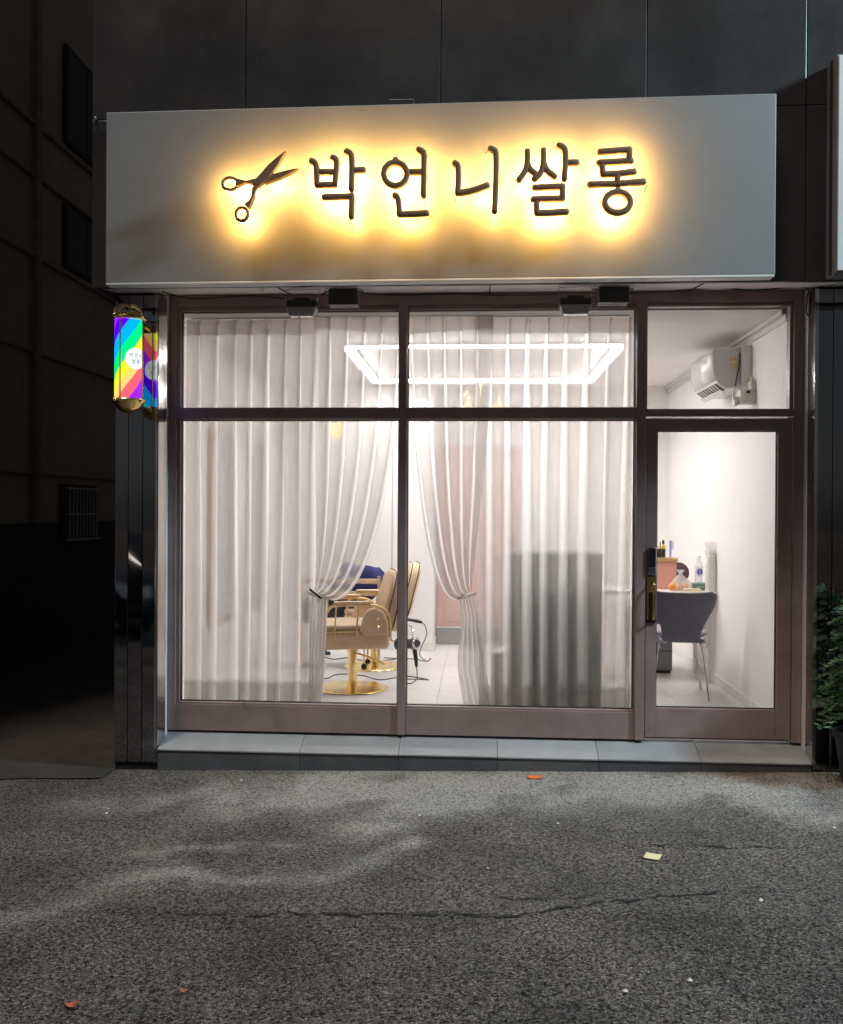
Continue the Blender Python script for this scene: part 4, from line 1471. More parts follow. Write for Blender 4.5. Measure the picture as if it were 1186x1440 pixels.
MB().box(-0.41, 0.465, -0.05, -0.001, -0.004, 0.007).build('threshold', M_WHITEP, pdr)
MB().lathe([(0.012, 0), (0.012, 0.03), (0.026, 0.04), (0.026, 0.06), (0.01, 0.066)], (0.40, -0.036, 0.95), 16, (0, -1, 0)).build('knob', M_BRASS, pdr, smooth=True)

# ------------------------------------------------------------------ counter and bin behind the curtain
d0, d1 = PY(719, 778, 0.62), PY(897, 778, 0.62)
ct = thing('reception_counter', 'dark teal reception counter standing behind the sheer curtain', 'counter', (0, 0.62, ZFL))
xa, xb, zt = d0.x, PY(848, 778, 0.62).x, d0.z - ZFL
MB().box(xa, xb, 0, 0.45, 0.06, zt - 0.035).build('body', M_TEAL, ct, bevel=0.004)
MB().box(xa - 0.012, xb + 0.01, -0.015, 0.46, zt - 0.0345, zt).build('top', M_TEAL, ct, bevel=0.004)
MB().box(xa + 0.03, xb - 0.03, 0.02, 0.43, 0.001, 0.0595).build('plinth', M_TEALD, ct)
sh_ = MB().box(xb - 0.13, xb - 0.02, -0.006, -0.0005, zt - 0.42, zt - 0.16).build('shelf_recess', M_TEALD, ct)
MB().box(xb - 0.15, xb - 0.005, -0.018, -0.0065, zt - 0.172, zt - 0.158).build('shelf_edge', M_SILVER, sh_)
MB().box(xb - 0.15, xb - 0.005, -0.018, -0.0065, zt - 0.44, zt - 0.428).build('shelf_edge', M_SILVER, sh_)
b0 = PY(706, 965, 0.55)
bn = thing('waste_bin', 'pale square waste bin beside the dark teal counter', 'bin', (b0.x - 0.01, 0.55, ZFL))
MB().hexa([(-0.055, -0.055, 0), (0.055, -0.055, 0), (0.055, 0.055, 0), (-0.055, 0.055, 0), (-0.075, -0.07, 0.36), (0.075, -0.07, 0.36), (0.075, 0.07, 0.36), (-0.075, 0.07, 0.36)]).build('body', M_BIN, bn, bevel=0.008)
MB().box(-0.08, 0.08, -0.075, 0.075, 0.3605, 0.385).build('rim', M_BIN, bn, bevel=0.006)
MB().hexa([(-0.07, -0.06, 0.3855), (0.07, -0.06, 0.3855), (0.07, 0.06, 0.3855), (-0.07, 0.06, 0.3855), (-0.04, -0.03, 0.42), (0.04, -0.03, 0.42), (0.04, 0.03, 0.42), (-0.04, 0.03, 0.42)]).build('lid', M_GREYCAB, bn, bevel=0.004)
# mirrors for the styling places on the left wall
for k, (y, lab) in enumerate(((1.35, 'tall gold framed mirror on the white wall facing window-side chair'), (2.55, 'tall gold framed mirror on the white wall facing further chair'))):
    t = thing('wall_mirror', lab, 'mirror', (XWL, y, 0.75), 0, 'styling mirrors')
    MB().box(0.001, 0.018, -0.32, 0.32, 0, 1.5).build('glass', M_MIRROR, t)
    for a, c, e_, f_ in ((-0.345, -0.3205, -0.025, 1.525), (0.3205, 0.345, -0.025, 1.525), (-0.32, 0.32, -0.025, -0.0005), (-0.32, 0.32, 1.5005, 1.525)):
        MB().box(0.001, 0.028, a, c, e_, f_).build('frame', M_GOLDP, t, bevel=0.003)

# ------------------------------------------------------------------ table by the right wall
TZ = 0.968
TY0, TY1 = 1.76, 2.36
tb = thing('side_table', 'narrow white table against the wall beyond the glass door', 'table', (1.42, 2.05, ZFL))
to = -tb.location
for nm, mb, m_ in (('top', MB().box(0.86, XWR - 0.015, TY0, TY1, TZ - 0.028, TZ), M_TABLE),):
    o = mb.build(nm, m_, tb, bevel=0.004)
    o.location = to
for x, y in ((0.90, TY0 + 0.05), (1.90, TY0 + 0.10), (0.90, TY1 - 0.06), (1.90, TY1 - 0.06)):
    o = MB().tube([(x, y, TZ - 0.029), (x + 0.02, y + 0.0, ZFL)], [0.022, 0.014], 10).build('leg', M_TABLE, tb, smooth=True)
    o.location = to
cb = thing('drawer_cabinet', 'small dark grey drawer cabinet under the white table', 'cabinet', (1.55, 2.45, ZFL))
MB().box(-0.20, 0.155, -0.20, 0.20, 0.025, 0.55).build('body', M_GREYCAB, cb, bevel=0.004)
for z in (0.03, 0.205, 0.38):
    dr = MB().box(-0.195, 0.15, -0.214, -0.2005, z, z + 0.165).build('drawer', M_GREYCAB, cb, bevel=0.003)
    MB().box(-0.06, 0.02, -0.222, -0.2145, z + 0.12, z + 0.13).build('handle', M_CHROME, dr)
MB().box(-0.19, 0.145, -0.19, 0.19, 0.001, 0.0245).build('plinth', M_DARK, cb)

pc = PY(936, 822, 2.10)
pk = thing('pink_box', 'pink box with light wooden lid on the white table', 'box', (pc.x - 0.05, 2.10, TZ))
MB().box(-0.16, 0.125, -0.09, 0.09, 0.001, 0.235).build('body', M_PINK, pk, bevel=0.003)
MB().box(-0.17, 0.135, -0.10, 0.10, 0.2355, 0.268).build('lid', M_WOODL, pk, bevel=0.003)
pz = TZ + 0.2685
ph_ = thing('pen_holder', 'dark slatted pen holder on the wooden lid', 'pen holder', (PY(929, 775, 2.1).x, 2.1, pz))
for k in range(10):
    a = 2 * PI * k / 10
    MB().box(-0.010, 0.010, -0.002, 0.002, 0.006, 0.075).build('slat', M_DARK, ph_)
    o = [x for x in bpy.data.objects if x.parent == ph_][-1]
    o.location = (0.038 * math.cos(a), 0.038 * math.sin(a), 0)
    o.rotation_euler.z = a + PI / 2
MB().lathe([(0.041, 0), (0.041, 0.0055)], (0, 0, 0), 20).build('bottom', M_DARK, ph_)
for k, (dx, dy, h, m_) in enumerate(((-0.02, 0, 0.11, M_DARK), (0.0, 0.012, 0.13, M_DARK), (-0.012, -0.015, 0.10, M_WOODL))):
    tag(MB().tube([(ph_.location.x + dx, 2.1 + dy, pz + 0.0065), (ph_.location.x + dx * 1.8, 2.1 + dy, pz + h)], 0.0045, 6, rnd=True).build('pen', m_),
        ('short black pen in the dark slatted holder', 'long black pen in the dark slatted holder', 'wooden pencil in the dark slatted holder')[k], 'pen')
yt = thing('yellow_bottle', 'yellow spray bottle with dark nozzle on the wooden lid', 'bottle', (PY(935, 770, 2.07).x, 2.135, pz))
MB().lathe([(0.018, 0), (0.021, 0.01), (0.021, 0.085), (0.012, 0.105), (0.008, 0.115)], (0, 0, 0), 16).build('body', M_YELLOW, yt, smooth=True)
MB().lathe([(0.010, 0.1155), (0.011, 0.13), (0.008, 0.15)], (0, 0, 0), 12).build('nozzle', M_DARK, yt, smooth=True)
bt = thing('comb', 'pale blue comb leaning on the pen holder', 'comb', (PY(943, 770, 2.07).x, 2.05, pz))
MB().box(-0.012, 0.006, -0.004, 0.004, 0.0005, 0.15).build('spine', M_PBLUE, bt, bevel=0.002)
for k in range(9):
    MB().box(0.0065, 0.026, -0.003, 0.003, 0.075 + k * 0.008, 0.079 + k * 0.008).build('tooth', M_PBLUE, bt)

rm = PY(958, 822, 2.05)
mr_ = thing('desk_mirror', 'round dark rimmed desk mirror behind the plastic bag', 'mirror', (rm.x, 2.14, TZ))
MB().lathe([(0.0, 0.0), (0.085, 0.0), (0.09, 0.006), (0.085, 0.012), (0.0, 0.013)], (0, 0, 0.135), 30, (0.1, -1, 0.15), cap=False).build('disc', mat('dark mauve plastic', (0.09, 0.05, 0.06), 0.3), mr_, smooth=True)
MB().tube([(0, 0.006, 0.06), (0, 0.01, 0.012)], 0.006, 8).build('stem', M_CHROME, mr_)
MB().lathe([(0.05, 0.001), (0.05, 0.010), (0.01, 0.014)], (0, 0.01, 0), 20).build('foot', M_CHROME, mr_, smooth=True)

# plastic bag of oranges
bgp = PY(957, 824, 1.9)
bag = thing('plastic_bag', 'clear knotted plastic bag of oranges on the white table', 'bag', (bgp.x, 1.90, TZ))
prof = [(0.05, 0.002), (0.085, 0.01), (0.092, 0.04), (0.07, 0.08), (0.035, 0.115), (0.012, 0.14), (0.02, 0.155), (0.035, 0.175)]
rw = []
for r_, h in prof:
    rw.append([(r_ * math.cos(a) * (1 + 0.13 * math.sin(5 * a + h * 30)), r_ * 0.75 * math.sin(a) * (1 + 0.1 * math.sin(7 * a)), h) for a in [2 * PI * (i % 36) / 36 for i in range(37)]])
MB().grid(rw).build('film', M_BAG, bag, smooth=True, sharp=0)
for k, (dx, dy, s_) in enumerate(((-0.078, -0.05, 0.034), (0.0, -0.02, 0.03), (0.045, 0.015, 0.029))):
    tag(MB().lathe([(s_ * math.sin(PI * (i + 0.2) / 10.4), s_ * 0.93 * math.cos(PI * (i + 0.2) / 10.4)) for i in range(11)], (bgp.x + dx, 1.90 + dy, TZ + s_ * 0.93 + 0.003), 18).build('orange', M_ORANGE, smooth=True),
        ('orange lying just outside the knotted bag', 'orange in the middle of the clear bag', 'orange in the bag on the green carton side')[k], 'orange')
gp = PY(984, 824, 1.93)
tg = thing('tissue_carton', 'small green carton on the white table', 'box', (gp.x, 1.95, TZ))
MB().box(-0.052, 0.06, -0.05, 0.05, 0.001, 0.062).build('body', M_GREENBX, tg, bevel=0.002)
MB().box(-0.03, 0.03, -0.0515, -0.0502, 0.028, 0.034).build('print', M_CREAM, tg)
tag(MB().hexa([(gp.x - 0.16, 1.80, TZ + 0.001), (gp.x - 0.02, 1.79, TZ + 0.001), (gp.x - 0.02, 1.86, TZ + 0.001), (gp.x - 0.15, 1.87, TZ + 0.001),
               (gp.x - 0.16, 1.80, TZ + 0.022), (gp.x - 0.02, 1.79, TZ + 0.022), (gp.x - 0.02, 1.86, TZ + 0.022), (gp.x - 0.15, 1.87, TZ + 0.022)]).build('note_pad', M_CREAM, bevel=0.001), 'cream note pad along the near table edge', 'note pad')
bop = PY(984, 800, 2.08)
wb = thing('water_bottle', 'clear plastic water bottle with blue label on table', 'bottle', (bop.x, 2.10, TZ))
MB().lathe([(0.030, 0.001), (0.036, 0.008), (0.036, 0.06), (0.034, 0.065), (0.036, 0.07), (0.036, 0.19), (0.03, 0.215), (0.014, 0.245), (0.013, 0.262)], (0, 0, 0), 22).build('body', M_BOTTLE, wb, smooth=True)
lb = MB().lathe([(0.0366, 0.118), (0.0366, 0.182)], (0, 0, 0), 22, cap=False).build('label', mat('label white', (0.75, 0.78, 0.85), 0.5), wb, smooth=True)
for dx in (-0.014, 0.010):
    MB().box(dx - 0.007, dx + 0.008, -0.039, -0.0372, 0.128, 0.172).build('print', M_BLUE, lb)
MB().lathe([(0.0145, 0.2625), (0.0145, 0.282), (0.012, 0.284)], (0, 0, 0), 16).build('cap', M_WHITEP, wb, smooth=True)
rp = PY(1000, 828, 1.95)
rl = thing('towel_roll', 'tall wrapped roll of white cloth standing against the wall', 'cloth roll', (PY(1000, 820, 1.86).x, 1.86, TZ))
rw = []
for i in range(16):
    h = 0.001 + 0.335 * i / 15
    rr = 0.046 * (1 - 0.25 * (i / 15) ** 4)
    rw.append([((rr + 0.006 * noise.noise(Vector((math.cos(a) * 2, math.sin(a) * 2, h * 14)))) * math.cos(a), (rr + 0.006 * noise.noise(Vector((math.cos(a) * 2, math.sin(a) * 2, h * 14)))) * math.sin(a), h) for a in [2 * PI * (j % 24) / 24 for j in range(25)]])
MB().grid(rw).build('cloth', M_ROLL, rl, smooth=True, sharp=0)
rw = []
for i in range(5):
    h = 0.3 + 0.115 * i / 4
    rr = 0.042 * (1 + 0.12 * math.sin(i * 2.1))
    rw.append([(rr * (1 + 0.18 * math.sin(6 * a + i)) * math.cos(a), rr * (1 + 0.18 * math.sin(6 * a + i)) * math.sin(a), h) for a in [2 * PI * (j % 36) / 36 for j in range(37)]])
MB().grid(rw).build('wrapper', M_BAG, rl, smooth=True, sharp=0)

# ------------------------------------------------------------------ slate chair
sc_p = Vector((1.545, 1.30, ZFL))
dc = thing('moulded_chair', 'slate grey moulded chair with chrome legs behind the glass door', 'chair', sc_p, R(-3))
prof = [(0.0, 0.435, 0.135), (0.055, 0.47, 0.14), (0.13, 0.475, 0.16), (0.21, 0.475, 0.195), (0.28, 0.475, 0.225), (0.345, 0.475, 0.238), (0.385, 0.475, 0.232), (0.402, 0.475, 0.20)]
rw = []
for i, (h, z0, w) in enumerate(prof):
    row = []
    for j in range(17):
        u = -1 + 2 * j / 16
        y = -0.20 - 0.16 * (h / 0.40) + 0.035 * u * u * (0.4 + h)
        dip = -0.018 * (1 - u * u) if i == len(prof) - 1 else 0
        row.append((w * u, y, 0.44 + h + dip))
    rw.append(row)
MB().grid(rw).build('backrest', M_SLATE, dc, smooth=True, sharp=0, solid=0.012)
rw = []
for i in range(9):
    v = i / 8
    y = -0.20 + 0.40 * v
    w = 0.14 + 0.07 * math.sin(PI * min(1, v * 0.9 + 0.1))
    z = 0.44 + (0.0 if v > 0.15 else 0.02 * (0.15 - v) / 0.15) - 0.01 * math.sin(PI * v)
    rw.append([(w * (-1 + 2 * j / 10), y, z) for j in range(11)])
MB().grid(rw).build('seat', M_SLATE, dc, smooth=True, sharp=0, solid=0.012)
for sx_ in (-1, 1):
    MB().tube(smooth_path([(sx_ * 0.10, -0.10, 0.425), (sx_ * 0.16, -0.14, 0.41), (sx_ * 0.205, -0.215, 0.02), (sx_ * 0.206, -0.217, 0.0)], 4), 0.0085, 8).build('leg', M_CHROME, dc, smooth=True)
    MB().tube(smooth_path([(sx_ * 0.10, 0.06, 0.425), (sx_ * 0.15, 0.10, 0.41), (sx_ * 0.22, 0.20, 0.02), (sx_ * 0.221, 0.20, 0.0)], 4), 0.0085, 8).build('leg', M_CHROME, dc, smooth=True)
rw = []
for i in range(11):
    th = PI * i / 10
    row = []
    for j in range(25):
        a = 2 * PI * (j % 24) / 24
        ca, sa = math.cos(a), math.sin(a)
        k = (abs(ca) ** 4 + abs(sa) ** 4) ** -0.25
        r_ = 0.225 * k * math.sin(th) ** 0.6 * (1 + 0.03 * noise.noise(Vector((ca * 3, sa * 3, i * 0.3))))
        row.append((r_ * ca, 0.04 + r_ * sa * 0.92, 0.495 + 0.042 * math.cos(th)))
    rw.append(row)
cu = tag(MB().grid(rw).build('seat_cushion', M_LILAC, smooth=True, sharp=0), 'lilac grey padded cushion tied to the slate chair seat', 'cushion')
cu.location = sc_p
for sx_ in (-1, 1):
    tie = MB().tube(smooth_path([(sx_ * 0.17, -0.16, 0.48), (sx_ * 0.165, -0.225, 0.46), (sx_ * 0.14, -0.235, 0.445), (sx_ * 0.12, -0.23, 0.45)], 4), 0.005, 6)
    tie.tube(smooth_path([(sx_ * 0.165, -0.222, 0.46), (sx_ * 0.18, -0.235, 0.43), (sx_ * 0.17, -0.23, 0.40)], 4), 0.004, 6)
    tie.build('tie', M_LILAC, cu, smooth=True)

# ------------------------------------------------------------------ air conditioner on the right wall
ac = thing('air_conditioner', 'white split air conditioner high on the wall by the door', 'air conditioner', (XWR, 0.9, 2.56))
ACL = 0.70
pr = [(-0.002, 0.0), (-0.17, -0.012), (-0.235, 0.035), (-0.262, 0.11), (-0.268, 0.25), (-0.262, 0.285), (-0.24, 0.297), (-0.002, 0.297)]
vs_ = [(x, 0.0, z) for x, z in pr] + [(x, ACL, z) for x, z in pr]
n_ = len(pr)
MB().add(vs_, [tuple(range(n_)), tuple(reversed(range(n_, 2 * n_)))] + [(i, i + n_, (i + 1) % n_ + n_, (i + 1) % n_) for i in range(n_)]).build('case', M_ACSIDE, ac, bevel=0.006, seg=3)
fr2 = [(-0.236, 0.045), (-0.2655, 0.115), (-0.2715, 0.25), (-0.2665, 0.284)]
fm = MB().grid([[(x, 0.003, z) for x, z in fr2], [(x, ACL - 0.003, z) for x, z in fr2]])
fm.build('front_panel', M_ACFRONT, ac, smooth=True, sharp=0, solid=0.004)
sl = MB().hexa([(-0.233, 0.05, 0.028), (-0.178, 0.05, -0.011), (-0.178, ACL - 0.05, -0.011), (-0.233, ACL - 0.05, 0.028),
                (-0.230, 0.05, 0.034), (-0.176, 0.05, -0.005), (-0.176, ACL - 0.05, -0.005), (-0.230, ACL - 0.05, 0.034)])
for i in range(4):
    pass
so_ = MB().add([(-0.2375, 0.05, 0.0325), (-0.175, 0.05, -0.0165), (-0.175, ACL - 0.05, -0.0165), (-0.2375, ACL - 0.05, 0.0325)], [(0, 1, 2, 3)]).build('air_outlet', M_DARK, ac)
for k in range(8):
    y = 0.09 + k * 0.075
    MB().add([(-0.236, y, 0.0295), (-0.196, y, -0.0015), (-0.196, y + 0.03, -0.0015), (-0.236, y + 0.03, 0.0295)], [(0, 1, 2, 3)]).build('vane', M_ACSIDE, so_, solid=0.004)
MB().add([(-0.206, 0.04, -0.012), (-0.165, 0.04, -0.035), (-0.165, ACL - 0.04, -0.035), (-0.206, ACL - 0.04, -0.012)], [(0, 1, 2, 3)]).build('flap', M_ACFRONT, ac, solid=0.005)
# energy sticker: golden arcs and lines on a white square
st_ = MB().box(-0.155, -0.09, -0.0078, -0.0062, 0.13, 0.235).build('sticker', mat('sticker paper', (0.7, 0.68, 0.6), 0.5), ac)
for k, c_ in enumerate(((0.7, 0.5, 0.05), (0.55, 0.35, 0.05), (0.7, 0.5, 0.05))):
    arc = [(-0.1225 + (0.026 - k * 0.007) * math.cos(a), -0.0088, 0.195 + (0.026 - k * 0.007) * math.sin(a)) for a in [PI * i / 10 for i in range(11)]]
    MB().tube(arc, 0.0026, 5).build('arc', mat('sticker gold %d' % k, c_, 0.5), st_)
for z in (0.138, 0.152, 0.166):
    MB().box(-0.15, -0.095, -0.0092, -0.0081, z, z + 0.007).build('line', mat('sticker gold 0'), st_)
cvm = MB().box(-0.07, -0.0005, -0.055, -0.0065, 0.02, 0.30).build('pipe_cover', M_ACSIDE, ac, bevel=0.004)
MB().tube(smooth_path([(-0.08, -0.02, 0.25), (-0.085, -0.028, 0.16), (-0.10, -0.02, 0.08), (-0.11, -0.015, 0.0)], 4), 0.004, 6).build('cord', M_WIRE, cvm, smooth=True)
jb = thing('junction_box', 'ivory plug box with cord ends under the air conditioner', 'junction box', (XWR, 0.80, 2.42))
MB().box(-0.11, -0.0005, -0.06, 0.05, 0.0, 0.11).build('case', M_IVORY, jb, bevel=0.008)
MB().box(-0.145, -0.1105, -0.03, 0.05, -0.005, 0.055).build('plug', M_IVORY, jb, bevel=0.006)
MB().box(-0.07, -0.045, -0.066, -0.0605, 0.075, 0.095).build('socket', M_DARK, jb)
MB().box(-0.035, -0.0005, -0.055, 0.04, 0.1105, 0.17).build('duct', M_IVORY, jb, bevel=0.004)
MB().tube(smooth_path([(-0.10, -0.03, 0.10), (-0.13, -0.03, 0.13), (-0.15, -0.02, 0.09), (-0.145, -0.01, 0.03)], 4), 0.008, 8).build('cord', M_IVORY, jb, smooth=True)
MB().lathe([(0.014, 0.0), (0.014, 0.025), (0.008, 0.03)], (-0.02, -0.02, 0.1705), 12).build('knob', M_IVORY, jb, smooth=True)

# ------------------------------------------------------------------ barber pole
PR, PH = 0.083, 0.485
bpz = 2.56
bpl = thing('barber_pole', 'lit rainbow striped barber pole with gold caps on black pillar', 'barber pole', (-2.178, -0.475, bpz))
mbp = bpy.data.materials.new('rainbow stripes')
mbp.use_nodes = True
n, l = mbp.node_tree.nodes, mbp.node_tree.links
n.remove(n['Principled BSDF'])
uv = n.new('ShaderNodeUVMap')
uv.uv_map = 'UVMap'
sx_ = n.new('ShaderNodeSeparateXYZ')
l.new(uv.outputs[0], sx_.inputs[0])
ad = n.new('ShaderNodeMath')
ad.operation = 'ADD'
l.new(sx_.outputs[0], ad.inputs[0])
l.new(sx_.outputs[1], ad.inputs[1])
frc = n.new('ShaderNodeMath')
frc.operation = 'FRACT'
l.new(ad.outputs[0], frc.inputs[0])
cr = n.new('ShaderNodeValToRGB')
cr.color_ramp.interpolation = 'CONSTANT'
cols = [(0.0, (0.10, 0.0, 1.0)), (0.14, (0.0, 0.42, 1.0)), (0.29, (0.0, 0.85, 0.22)), (0.44, (0.85, 1.0, 0.02)), (0.575, (1.0, 0.62, 0.16)),
        (0.68, (1.0, 0.12, 0.17)), (0.82, (0.33, 0.02, 1.0))]
els = cr.color_ramp.elements
els[0].position, els[0].color = cols[0][0], (*cols[0][1], 1)
els[1].position, els[1].color = cols[1][0], (*cols[1][1], 1)
for p_, c_ in cols[2:]:
    els.new(p_).color = (*c_, 1)
l.new(frc.outputs[0], cr.inputs[0])
em_ = n.new('ShaderNodeEmission')
em_.inputs[1].default_value = 1.25
l.new(cr.outputs[0], em_.inputs[0])
l.new(em_.outputs[0], n['Material Output'].inputs['Surface'])
N = 64
vsx, fsx, uvs = [], [], []
for j in range(2):
    for i in range(N + 1):
        a = 2 * PI * i / N
        vsx.append((PR * math.cos(a), PR * math.sin(a), -PH / 2 + PH * j))
for i in range(N):
    fsx.append((i, i + 1, N + 2 + i, N + 1 + i))
cyl = MB().add(vsx, fsx).build('striped_tube', mbp, bpl, smooth=True, sharp=0)
uvl = cyl.data.uv_layers.new(name='UVMap')
PER = 2 * PI * PR
A0 = -PI / 2 - 0.55
for lp in cyl.data.loops:
    vi = lp.vertex_index
    i, j = vi % (N + 1), vi // (N + 1)
    ang = 2 * PI * i / N
    zdn = PH * (1 - j)
    uvl.data[lp.index].uv = ((ang + PI / 2) / (2 * PI) + 1.07, zdn / 0.70)


def on_cyl(u, v, r_, a0):
    a = a0 + u / PR
    return ((PR + r_) * math.cos(a), (PR + r_) * math.sin(a), v)


M_DISC = emit_mat('white disc', (0.92, 0.97, 1.0), 1.05)
M_DTXT = mat('disc lettering', (0.10, 0.12, 0.16), 0.6)
for a0 in (-PI / 2 + 0.92, -PI / 2 + 0.92 + PI * 0.62):
    dm = MB()
    rd = 0.066
    rings = [[on_cyl(0, 0.0, 0.001, a0)] * 29]
    for k in (0.25, 0.5, 0.75, 1.0):
        rings.append([on_cyl(rd * k * math.cos(a), rd * k * math.sin(a), 0.001, a0) for a in [2 * PI * i / 28 for i in range(29)]])
    dm.grid(rings)
    dk = dm.build('disc', M_DISC, bpl)
    for gi, paths in enumerate(GLYPHS):
        row, colx = (0, gi) if gi < 3 else (1, gi - 3)
        allp = [p for pts, _ in paths for p in pts]
        gx0, gx1 = min(p.x for p in allp), max(p.x for p in allp)
        gz0, gz1 = min(p.z for p in allp), max(p.z for p in allp)
        size = 0.027
        s_ = size / (gz1 - gz0)
        cxg = (gx0 + gx1) / 2
        czg = (gz0 + gz1) / 2
        ucx = (colx - 1) * 0.030 if row == 0 else (colx - 0.5) * 0.030
        vcz = 0.020 if row == 0 else -0.018
        tm = MB()
        for pts, closed in paths:
            pp_ = [on_cyl(ucx + (p.x - cxg) * s_, vcz + (p.z - czg) * s_, 0.0024, a0) for p in pts]
            tm.tube(pp_, 0.0011, 4, closed=closed)
        tm.build('letter', M_DTXT, dk)
for k in range(4):
    a = PI / 4 + 0.62 + k * PI / 2
    MB().tube([((PR + 0.012) * math.cos(a), (PR + 0.012) * math.sin(a), -PH / 2 - 0.005), ((PR + 0.012) * math.cos(a), (PR + 0.012) * math.sin(a), PH / 2 + 0.005)], 0.0045, 8).build('rod', M_GOLD, bpl, smooth=True)
zt_, zb2 = PH / 2, -PH / 2
MB().lathe([(0.06, 0.001), (0.102, 0.001), (0.106, 0.008), (0.10, 0.018), (0.088, 0.03), (0.06, 0.045), (0.03, 0.056), (0.012, 0.062), (0.002, 0.07)], (0, 0, zt_), 36).build('top_cap', M_GOLD, bpl, smooth=True, sharp=35)
MB().lathe([(0.002, -0.088), (0.018, -0.084), (0.05, -0.07), (0.076, -0.047), (0.088, -0.026), (0.102, -0.018), (0.107, -0.008), (0.102, -0.001), (0.06, -0.001)], (0, 0, zb2), 36).build('bottom_cap', M_GOLD, bpl, smooth=True, sharp=35)
for k in range(4):
    a = PI / 4 + 0.3 + k * PI / 2
    d = Vector((math.cos(a), math.sin(a), 0))
    p = smooth_path([d * 0.102 + Vector((0, 0, zt_ + 0.012)), d * 0.108 + Vector((0, 0, zt_ + 0.045)), d * 0.085 + Vector((0, 0, zt_ + 0.075)), d * 0.04 + Vector((0, 0, zt_ + 0.092)), Vector((0, 0, zt_ + 0.088))], 5)
    MB().tube(p, [0.0065] * len(p), 8).build('scroll', M_GOLD, bpl, smooth=True)
    q_ = d * 0.108
    MB().lathe([(0.014 * math.sin(PI * (i + .2) / 8.4), 0.014 * math.cos(PI * (i + .2) / 8.4)) for i in range(9)], (q_.x, q_.y, zt_ + 0.016), 12).build('finial', M_GOLD, bpl, smooth=True)
    MB().lathe([(0.013 * math.sin(PI * (i + .2) / 8.4), 0.013 * math.cos(PI * (i + .2) / 8.4)) for i in range(9)], (q_.x, q_.y, zb2 - 0.012), 12).build('finial', M_GOLD, bpl, smooth=True)
for z in (zt_ + 0.02, zb2 - 0.03):
    MB().tube([(0.0, 0.06, z), (0.0, 0.245, z)], 0.014, 10).build('bracket', M_GOLD, bpl, smooth=True)

# ------------------------------------------------------------------ alley building
XL = -4.9
ab = thing('alley_building', 'dim rendered side wall of the building across the alley', 'building', (XL, 5, 0))
def apart(nm, mb, m_, parent=ab, **kw):
    o = mb.build(nm, m_, parent, **kw)
    if parent is ab:
        o.location = -ab.location
    return o
apart('wall', MB().box(-12, XL, -1.2, 16, -0.3, 11), M_OLDW)
apart('dado', MB().box(XL + 0.0005, XL + 0.02, -1.2, 16, -0.3, 1.465), M_OLDD)
for z, h in ((5.86, 0.10), (5.27, 0.06), (4.42, 0.10), (2.03, 0.06), (3.35, 0.05)):
    apart('ledge', MB().box(XL + 0.0005, XL + 0.05, -1.2, 16, z - h * 0.6, z), M_OLDT, bevel=0.01)
apart('downpipe', MB().tube([(XL + 0.06, 3.75, 1.47), (XL + 0.06, 3.75, 9)], 0.04, 10), M_OLDT, smooth=True)
for y0, y1, z0, z1, bars in ((4.45, 5.30, 1.25, 1.86, True), (4.5, 5.5, 4.48, 5.15, False), (4.5, 5.5, 5.95, 7.0, False), (7.0, 8.0, 4.48, 5.15, False), (7.2, 8.0, 1.6, 1.95, True)):
    w_ = apart('window', MB().box(XL + 0.0205, XL + 0.05, y0 - 0.05, y1 + 0.05, z0 - 0.05, z1 + 0.05), M_OLDD)
    for o in (MB().box(XL + 0.0505, XL + 0.056, y0, (y0 + y1) / 2 - 0.02, z0, z1).build('pane', M_DARK, w_), MB().box(XL + 0.0505, XL + 0.056, (y0 + y1) / 2 + 0.02, y1, z0, z1).build('pane', M_DARK, w_)):
        pass
    if bars:
        for k in range(9):
            yy_ = y0 + (y1 - y0) * (k + 0.5) / 9
            MB().tube([(XL + 0.09, yy_, z0 - 0.02), (XL + 0.09, yy_, z1 + 0.02)], 0.010, 6).build('bar', mat('pale window bars', (0.35, 0.34, 0.32), 0.5), w_, smooth=True)
        for zz in (z0, (z0 + z1) / 2, z1):
            MB().tube([(XL + 0.09, y0 - 0.04, zz), (XL + 0.09, y1 + 0.04, zz)], 0.012, 6).build('bar', mat('pale window bars'), w_, smooth=True)
# far end of the alley
tag(MB().box(-4.88, -2.39, 15.2, 15.5, -0.3, 9).build('end_wall', M_OLDW), 'dark wall closing the far end of the alley', 'wall')

# ------------------------------------------------------------------ potted conifer at the right pillar
pz0 = gz(2.28, -0.45)
pt_ = thing('potted_conifer', 'green feathery conifer in dark pot before the black pillar', 'plant', (2.27, -0.47, pz0))
po = MB().lathe([(0.12, 0.002), (0.125, 0.01), (0.165, 0.27), (0.178, 0.275), (0.178, 0.31), (0.160, 0.31), (0.155, 0.28)], (0, 0, 0), 28).build('pot', M_PLANTP, pt_, smooth=True, sharp=35)
MB().lathe([(0.001, 0.285), (0.153, 0.284)], (0, 0, 0), 24, cap=False).build('soil', M_SOIL, po)
MB().tube(smooth_path([(0, 0, 0.28), (0.01, 0.01, 0.6), (-0.005, 0.0, 0.95), (0.0, 0.0, 1.12)], 4), [0.018 - 0.0011 * i for i in range(13)], 8).build('trunk', M_BARK, pt_, smooth=True)
rn = random.Random(4)
crown = thing('crown', None, None)
crown.parent = pt_
